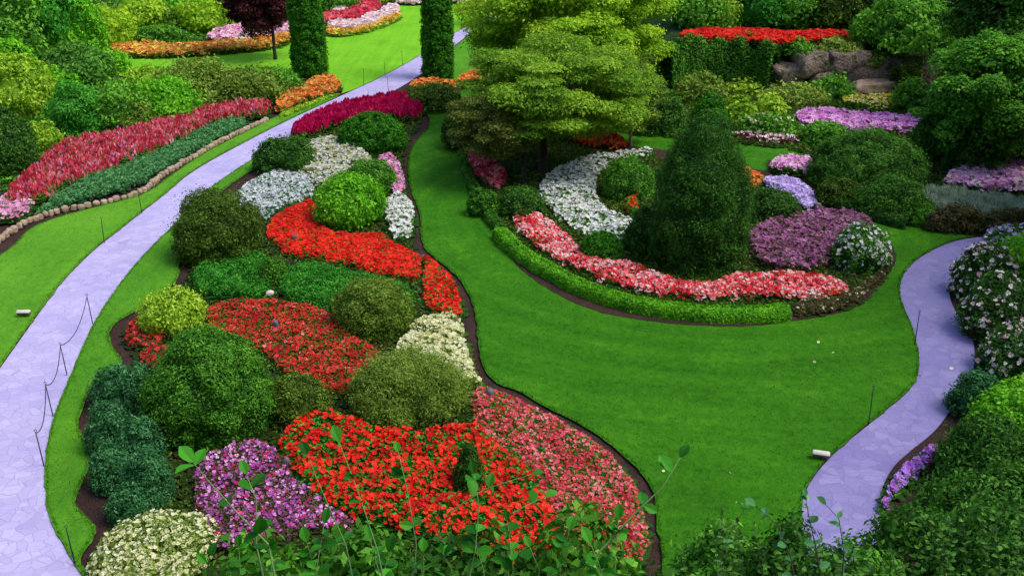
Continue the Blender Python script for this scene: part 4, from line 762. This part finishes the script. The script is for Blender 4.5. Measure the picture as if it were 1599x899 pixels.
tree('broadleaf_tree', 'mid green broadleaf tree with low branches at the right edge', (1560, 268), (1436, 1680, 60, 238), 'mid', 110, .18, .7, 'bark_dark', .18, leafpx=3.2, cov=1.1, bias=.08)
tree('broadleaf_tree', 'dark tree on the terrace behind the big rounded bush', (1440, 30), (1350, 1520, -170, 12), 'dark', 30, .28, .6, 'bark', .2, zb=3.6, leafpx=3, cov=1.2)
tree('broadleaf_tree', 'green tree on the terrace behind the vivid red strip', (1200, 12), (1120, 1300, -190, 6), 'mid', 30, .28, .6, 'bark', .2, zb=3.8, leafpx=3, cov=1.2)
def column(label, box):
    x0, x1, yb, hgt = box; B = P((x0 + x1) / 2, yb, 0); r = (x1 - x0) / 2 / F_PX * depth(B); B = B + np.array([0, r * .8, 0]); root = tag(empty('columnar_cypress', tuple(B)), label, 'conifer', 'tall columnar cypresses beside the far left path')
    mb = MB(); foliage(mb, B, r, hgt, 'column', 'cypress', 2.4 / 1024 * depth(B), .4, cov=3., amp=.06, wf=1.8, clump=.2, rnd_bias=-.05); o = mb.build('foliage', root, tuple(B)); o.location = (0, 0, 0)
    solid_mesh('trunk', *tube([B + [0, 0, -.1], B + [0, 0, hgt * .8]], [.16, .05]), 'bark', root, tuple(B))
column('tall columnar green cypress left of the far path, standing in orange flowers', (455, 507, 124, 9.2))
column('tall columnar green cypress right of the far path, nearer the layered maple', (660, 707, 127, 9.0))
rr_ = random.Random(5); src = None
for i in range(26):           # the wood that closes the garden
    x = -70 + i * 6.2 + rr_.uniform(-2, 2); y = 124 + rr_.uniform(-3, 9)
    if 8 < x < 12: continue
    if src is None:
        R_ = rng(); src = empty('woodland_tree', (0, 0, 0)); pads = []
        for k in range(26):
            f = (k + .5) / 26; a = k * 2.4; zf = 1 - 2 * f; r2 = math.sqrt(1 - zf * zf); pads.append(((3.6 * r2 * .75 * math.cos(a), 3.6 * r2 * .75 * math.sin(a), 7.5 + 5.5 * zf), 1.6, 1.2))
        pad_crown('crown', src, (0, 0, 0), pads, 'mid', .34, .6, 1.3, R_); solid_mesh('trunk', *tube([(0, 0, -.5), (0, 0, 4), (0, 0, 11)], [.3, .22, .08]), 'bark', src)
        t = src
    else:
        t = src.copy(); S.collection.objects.link(t)
        for c in src.children:
            c2 = c.copy(); S.collection.objects.link(c2); c2.parent = t
    t.location = (x, y, float(z_far(np.array(x), np.array(y)))); t.rotation_euler = (0, 0, rr_.uniform(0, 6)); s_ = rr_.uniform(.8, 1.25); t.scale = (s_, s_, s_)
    tag(t, 'green tree in the wood closing off the far end of the garden', 'tree', 'trees of the wood behind the garden')

for x, y in [(24, 22), (25.5, 31), (27, 40), (33, 27), (35, 37), (36, 52), (41, 62)]:
    t = src.copy(); S.collection.objects.link(t)
    for c in src.children:
        c2 = c.copy(); S.collection.objects.link(c2); c2.parent = t
    t.location = (x, y, float(z_right(np.array(x), np.array(y)))); t.rotation_euler = (0, 0, rr_.uniform(0, 6)); s_ = rr_.uniform(.9, 1.2); t.scale = (s_, s_, s_)
    tag(t, 'green tree on the wooded bank beyond the right edge', 'tree', 'trees on the bank at the right')

# ------------------------------------------------------------ STONES
def stone_mesh(name, size, mat, R_, sub=3, amp=.22, sq=.6):
    import bmesh
    bm = bmesh.new(); bmesh.ops.create_icosphere(bm, subdivisions=sub, radius=1); w1, w2 = Wob(R_, 2., 5), Wob(R_, 5., 6)
    for v in bm.verts:
        c = np.array(v.co); c = np.sign(c) * np.abs(c) ** sq; m = 1 + amp * w1(c[None])[0] + amp * .35 * w2(c[None])[0]; v.co = Vector(c * m * np.asarray(size) / 2)
    me = bpy.data.meshes.new(name); bm.to_mesh(me); bm.free(); me.materials.append(MATS[mat]); me.polygons.foreach_set('use_smooth', [sub > 2] * len(me.polygons)); return me
R_ = rng(); edm = [stone_mesh('edging_stone', (.3, .26, .3), 'edging', R_, 2, .3, .7) for _ in range(7)]
cv = smooth(PL([(-30, 392), (5, 366), (32, 348), (60, 335), (100, 324), (143, 317), (200, 305), (228, 293), (250, 271), (300, 243), (333, 224), (383, 199), (418, 184)], .2), 2, False)
dd = np.r_[0, np.cumsum(np.linalg.norm(np.diff(cv, axis=0), axis=1))]; s = 0.; i = 0
while s < dd[-1]:
    x, y = np.interp(s, dd, cv[:, 0]), np.interp(s, dd, cv[:, 1]); x2, y2 = np.interp(s + .1, dd, cv[:, 0]), np.interp(s + .1, dd, cv[:, 1])
    o = link('edging_stone', edm[i % 7]); o.location = (x, y, .12 + rr_.uniform(-.03, .03)); o.rotation_euler = (rr_.uniform(-.15, .15), rr_.uniform(-.15, .15), math.atan2(y2 - y, x2 - x) + rr_.uniform(-.25, .25)); k = rr_.uniform(.85, 1.15); o.scale = (k, k, rr_.uniform(.8, 1.1))
    tag(o, 'tan rough stone in the low edging of the left border', 'stone', 'edging stones along the left border'); s += .3 * k * rr_.uniform(.9, 1.25); i += 1
rocks = [((1232, 120), (2.0, 1.6, 1.8), 'mossy brown boulder at the left end of the rock face'), ((1262, 98), (2.3, 1.6, 1.7), 'dark boulder high in the rock face left of centre'), ((1290, 126), (2.4, 1.6, 1.8), 'brown boulder low in the rock face behind the leafy bush'),
         ((1318, 100), (2.6, 1.6, 1.9), 'grey blue boulder high in the middle of the rock face'), ((1352, 118), (3.0, 1.8, 2.3), 'largest reddish brown boulder in the rock face'), ((1366, 134), (3.2, 1.6, .8), 'long flat pale slab at the foot of the largest boulder'),
         ((1398, 122), (2.6, 1.6, 2.4), 'dark shadowed boulder beside the mossy bank'), ((1440, 125), (2.8, 1.8, 2.2), 'dark boulder at the right end of the rock face')]
for (px, py), sz, lb in rocks:
    c = atY(px, py, 65.6 if sz[2] > 1 else 64.2); o = link('boulder', stone_mesh('boulder', sz, 'rock' if sz[2] > 1 else 'edging', R_, 4, .34, .5)); o.location = c + np.array([0, 0, 0]); o.rotation_euler = (0, 0, rr_.uniform(-.4, .4)); tag(o, lb, 'boulder')
for (px, py), sz, m_, lb in [((430, 506), (.2, .2, .34), 'slate', 'small dark upright stone among the brick red begonias'), ((765, 614), (.26, .22, .34), 'slate', 'dark stone at the lawn edge above the rose pink begonias'), ((448, 722), (.2, .2, .4), 'slate', 'dark pointed stone between the purple flowers and the geraniums'), ((421, 458), (.3, .24, .22), 'pale_stone', 'small whitish stone between the emerald patch and the red begonias'), ((1276, 322), (.36, .3, .4), 'slate', 'dark stone at the tip of the lilac flowers'), ((460, 370), (.24, .2, .26), 'slate', 'grey stone in the scarlet begonias'), ((175, 86), (.7, .4, .6), 'pale_stone', 'pale stone at the left end of the orange band')]:
    o = link('garden_stone', stone_mesh('garden_stone', sz, m_, R_, 3, .2, .7)); c = P(px, py, .3 if m_ == 'slate' else .2); o.location = (c[0], c[1], .28 if m_ == 'slate' else .2); tag(o, lb, 'stone')

# ------------------------------------------------------------ ROPE POSTS, LIGHTS
def post(px, py, label, h=1.05, rope_to=None, lean=0.):
    B = P(px, py, .0); root = tag(empty('rope_post', tuple(B)), label, 'post', 'thin iron posts along the paths')
    t = [B + [0, 0, -.1], B + [lean * .5, 0, h * .5], B + [lean, 0, h]]; 
    solid_mesh('rod', *tube(t, [.017, .014, .012], 6), 'iron', root, tuple(B))
    c = B + [lean, 0, h]; ring = [c + np.array([.035 * math.sin(a), 0, .035 - .035 * math.cos(a)]) for a in np.linspace(0, 5.6, 11)]
    solid_mesh('eyelet', *tube(ring, [.008] * 11, 5), 'iron', root, tuple(B)); return c
posts = {}
for k, (x, y, lb) in dict(a=(145, 506, 'iron post at the far end of the sagging rope on the left path'), b=(105, 586, 'second iron post along the sagging rope on the left path'), c=(83, 650, 'third iron post along the sagging rope on the left path'), d=(69, 728, 'fourth iron post, at the bend of the lawn edge beside the left path'), e=(118, 884, 'iron post on the near grass tip by the left path'),
        f=(163, 380, 'iron post on the left lawn beside the left path'), g_=(222, 334, 'iron post on the left lawn near the crimson border'), h=(568, 134, 'iron post beside the far path, left of its curve'), i=(607, 148, 'iron post at the end of the magenta band'), j=(629, 104, 'iron post on the far lawn edge near the right cypress'),
        k=(1428, 540, 'iron post on the lawn edge at the waist of the right path'), l=(1356, 664, 'iron post on the lawn edge by the near right path'), m=(577, 168, 'iron post behind the magenta band'), n=(602, 122, 'iron post on the far lawn edge above the path curve')).items():
    posts[k] = post(x, y, lb, 1.05 if k not in 'kl' else 1.2, lean=.04 if k in 'fh' else -.03)
for a, b in (('a', 'b'), ('b', 'c'), ('c', 'd')):
    p, q = posts[a] - [0, 0, .03], posts[b] - [0, 0, .03]; pts = [p + (q - p) * t - np.array([0, 0, .42 * 4 * t * (1 - t) * .9]) for t in np.linspace(0, 1, 14)]
    o = solid_mesh('rope', *tube(pts, [.013] * 14, 6), 'rope', None, tuple(p)); tag(o, {'a': 'sagging dark rope between the first two posts of the left path', 'b': 'sagging dark rope between the second and third posts of the left path', 'c': 'sagging dark rope between the third and fourth posts of the left path'}[a], 'rope')
def spot(px, py, ang, label):
    B = P(px, py, LZ); root = tag(empty('garden_light', tuple(B)), label, 'garden light'); root.rotation_euler = (0, 0, ang)
    def half(r, L, a0, a1, zc, n=12):
        V, Fc = [], []
        for x in (-L / 2, -L / 2 + .02, L / 2 - .02, L / 2):
            k = .88 if abs(x) > L / 2 - .01 else 1
            for i in range(n + 1): a = a0 + (a1 - a0) * i / n; V.append((x, r * k * math.cos(a), zc + r * k * math.sin(a)))
        for j in range(3):
            for i in range(n): Fc.append((j * (n + 1) + i, j * (n + 1) + i + 1, (j + 1) * (n + 1) + i + 1, (j + 1) * (n + 1) + i))
        Fc.append(tuple(range(n + 1))[::-1]); Fc.append(tuple(3 * (n + 1) + i for i in range(n + 1))); return V, Fc
    solid_mesh('hood', *half(.095, .44, .25, math.pi - .25, .15), 'white_paint', root)
    solid_mesh('housing', *half(.085, .42, 0, 2 * math.pi, .135), 'lens', root)
    solid_mesh('spike', *tube([(0, 0, -.1), (0, 0, .1)], [.02, .025]), 'iron', root)
spot(1281, 716, -.25, 'low white hooded garden light on the lawn beside the near right path'); spot(38, 494, .05, 'low white hooded garden light on the left lawn beside the left path')
R_ = rng()
# fallen petals on the lawn
for i, (x, y, sx) in enumerate([(1036, 735, .05), (1140, 738, .05), (1278, 534, .06), (1301, 550, .05), (1272, 565, .05), (1150, 784, .05), (1382, 482, .05), (1436, 586, .06), (1486, 575, .06)]):
    p0 = P(x, y, LZ + .015 if x < 1400 else .02); mb = MB(); mb.add(flower_quads(p0[None].astype(float), np.array([[0, -.3, 1.]]), sx, R_, 5), .6, 'f_cream'); o = mb.build('fallen_blossom', None, tuple(p0)); tag(o, 'pale blossom lying on the lawn or path' , 'blossom', 'pale blossoms dropped on the lawn')

# ------------------------------------------------------------ NEAR LEAFY GROWTH BELOW THE LOOKOUT
LEAF = np.array([(0, 0), (.14, .12), (.34, .27), (.55, .33), (.76, .24), (1, 0), (.76, -.24), (.55, -.33), (.34, -.27), (.14, -.12)])
def big_leaves(name, parent, origin, bases, dirs, ups, size, mat, R_):
    """ovate leaves folded along the midrib, each of eight small quads"""
    n = len(bases); a = unit(dirs); up = unit(ups - a * (ups * a).sum(1, keepdims=True)); b = np.cross(a, up); s = (size * R_.uniform(.7, 1.25, n))[:, None]
    mb = MB(); rn = R_.random(n); wd = [0, .15, .27, .33, .24, 0]; xs = [0, .14, .34, .55, .78, 1.]; curl = R_.uniform(.1, .5, (n, 1))
    def pt(i, sd): return bases + a * s * xs[i] + b * s * wd[i] * sd + up * s * (abs(sd) * wd[i] * .35 - curl * xs[i] ** 2 * .5)
    for i in range(5):
        for sd in (-1, 1): mb.add(np.stack([pt(i, 0), pt(i, sd), pt(i + 1, sd), pt(i + 1, 0)] if sd > 0 else [pt(i, 0), pt(i + 1, 0), pt(i + 1, sd), pt(i, sd)], 1), rn, mat)
    o = mb.build(name, parent, origin)
    for poly in (): pass
    return o
def Q(px, py, d):
    r = ray(px, py); c = r[1] * CT - r[2] * ST; return np.array([0, 0, H_CAM]) + r * d / c
def branch_bush(name, label, shoots, d0, leaf, mat='branch_leaf', every=.07, thick=.012, stem='stem_green'):
    """shoots: picture polylines of stems at depth d0 (+ a few tenths); each runs on down to its root on the slope"""
    R_ = rng(); root = None; B, Dr, Up = [], [], []; tubes = []
    for pl, dd_ in shoots:
        pts = [Q(x, y, d0 + dd_) for x, y in pl]; p0 = pts[0]; gy = p0[1] + .15; gz = float(z_look(np.array(p0[0]), np.array(gy))) if gy < 15 else 0.
        rootp = np.array([p0[0] * .95, gy, min(gz, p0[2] - .3)]) + [0, 0, -.05]; full = [rootp, (rootp + p0) / 2 + R_.normal(size=3) * .05] + pts
        if root is None: root = tag(empty(name, tuple(rootp)), label, 'shrub')
        n = len(full); tubes.append(tube(full, [thick * (1.2 - .95 * i / (n - 1)) for i in range(n)], 6))
        for a, b in zip(full[1:-1], full[2:]):
            L = np.linalg.norm(b - a); k = max(1, int(L / every)); t = unit(b - a)
            for j in range(k):
                p = a + (b - a) * (j + R_.random()) / k
                for _ in range(2):
                    o = R_.normal(size=3); o -= t * (o @ t); B.append(p); Dr.append(unit(o) + t * .5 + np.array([0, 0, -.1])); Up.append(np.array([0, -.35, 1.]) + R_.normal(size=3) * .45)
        B.append(full[-1]); Dr.append(unit(full[-1] - full[-2])); Up.append(np.array([0, -.3, 1.]))
    o0 = tuple(root.location); big_leaves('foliage', root, o0, np.array(B), np.array(Dr), np.array(Up), leaf, mat, R_).location = (0, 0, 0)
    solid_mesh('stem', *joinm(tubes), stem, root, o0); return root
rs = random.Random(8)
def near_dome(px, pytop, d, wpx, label, mat, leafpx=8, lw=.5, bias=0., cat='shrub', name='slope_shrub', **kw):
    """a shrub rooted on the slope below the lookout, its top at the given pixel and distance"""
    T = Q(px, pytop, d); gz = float(z_look(np.array(T[0]), np.array(T[1]))); gz = max(gz, 0) - .1; r = wpx / 2 / F_PX * d
    C = np.array([T[0], T[1], gz]); root = tag(empty(name, tuple(C)), label, cat); mb = MB(); h = T[2] - gz
    foliage(mb, C, r, h, 'dome', mat, leafpx / 1024 * d, lw, cov=2., clump=.2, amp=.2, core=.7, rnd_bias=bias, fuzz=.08, **kw); o = mb.build('foliage', root, tuple(C)); o.location = (0, 0, 0)
    q = [tube([C + [0, 0, -.1], C + np.array([math.cos(a) * r * .3, math.sin(a) * r * .3, h * .7])], [.05, .015]) for a in (0, 1.6, 3.1, 4.7)]
    solid_mesh('stem', *joinm(q), 'bark_dark', root, tuple(C)); return root
for k_, (px, py, d, w_, m_, lb) in enumerate([(1130, 838, 12, 190, 'mid', 'fine leaved green bush at the bottom edge below the main lawn'), (1240, 836, 11.5, 150, 'forest', 'dark fine leaved bush hiding the near end of the right path'),
    (1345, 858, 11, 170, 'mid', 'mid green bush at the bottom edge across the end of the right path'), (1440, 822, 12, 200, 'forest', 'dark leafy bush at the bottom edge right of the path end'), (1560, 800, 11, 220, 'forest', 'tall dark leafy bush filling the bottom right corner'),
    (400, 846, 7.5, 200, 'mid', 'green bush at the bottom edge below the purple flowers'), (560, 826, 7.5, 210, 'mid', 'green bush at the bottom edge below the scarlet geraniums'), (730, 828, 7.2, 220, 'forest', 'dark green bush at the bottom edge below the small conifer'), (900, 838, 7.5, 210, 'mid', 'green bush at the bottom edge below the rose pink begonias'), (1020, 885, 8, 120, 'forest', 'small dark bush at the bottom edge under the lawn corner of the bed')]):
    near_dome(px, py, d, w_, lb, m_, 6.5 if px > 1060 else 12)
sh = []
for i in range(15):
    x = 335 + i * 46 + rs.uniform(-14, 14); y = rs.choice([rs.uniform(800, 870), rs.uniform(830, 880)]); sh.append(([(x + rs.uniform(-30, 30), 960), (x + rs.uniform(-18, 18), 890), (x, y)], rs.uniform(-.6, .9)))
branch_bush('near_shrub', 'broad leaved green shrub growing up along the bottom edge in front of the flowers', sh, 5.2, .075, every=.06, thick=.005)
branch_bush('near_branch', 'long bare stemmed branch arching up over the lawn at the bed corner', [([(900, 960), (930, 868), (990, 802), (1035, 760), (1062, 714)], .2)], 4.6, .085, every=.3, thick=.009)
branch_bush('near_branch', 'leafy shoot rising over the purple flowers at left', [([(440, 960), (420, 850), (370, 800), (325, 750), (302, 722)], .0), ([(420, 940), (400, 850), (400, 780), (385, 740)], .2)], 4.4, .085, every=.2, thick=.007)
branch_bush('near_branch', 'leafy shoots rising in front of the scarlet geraniums', [([(610, 960), (590, 860), (560, 770), (530, 690)], 0), ([(640, 960), (650, 850), (635, 760), (622, 706)], .3), ([(560, 950), (540, 850), (500, 760), (480, 710)], .5)], 4.8, .08, every=.2, thick=.006)
branch_bush('near_branch', 'leafy shoots rising in front of the small conifer', [([(720, 960), (742, 860), (748, 790), (740, 740)], 0), ([(800, 950), (790, 860), (800, 800), (850, 775)], .3), ([(640, 900), (700, 800), (760, 762), (830, 740)], .1)], 4.8, .08, every=.2, thick=.006)
sh = []
for i in range(40):
    x = 1085 + i * 14 + rs.uniform(-20, 20); y = rs.uniform(815, 868) - (18 if 1090 < x < 1180 else 0) - max(0, (x - 1400)) * .25 + (22 if 1260 < x < 1400 else 0)
    sh.append(([(x + rs.uniform(-30, 30), 1000), (x + rs.uniform(-15, 15), 900), (x, y)], rs.uniform(-1.2, 1.2)))
branch_bush('near_shrub', 'small leaved dark green shrub along the bottom right edge', sh, 9., .06, every=.045, thick=.006, stem='bark_dark', mat='forest')
branch_bush('near_shrub', 'wispy grey leaved twigs overlapping the near end of the right path', [([(1290, 960), (1275, 860), (1262, 800), (1258, 775)], 0), ([(1310, 960), (1318, 860), (1310, 810), (1290, 788)], .3), ([(1250, 960), (1235, 870), (1215, 820), (1180, 790)], .2), ([(1120, 960), (1125, 880), (1140, 830), (1165, 790)], .4)], 8., .085, mat='teal', every=.13, thick=.008, stem='bark_dark')
print('objects', len(bpy.data.objects), 'faces', sum(len(m.polygons) for m in bpy.data.meshes))
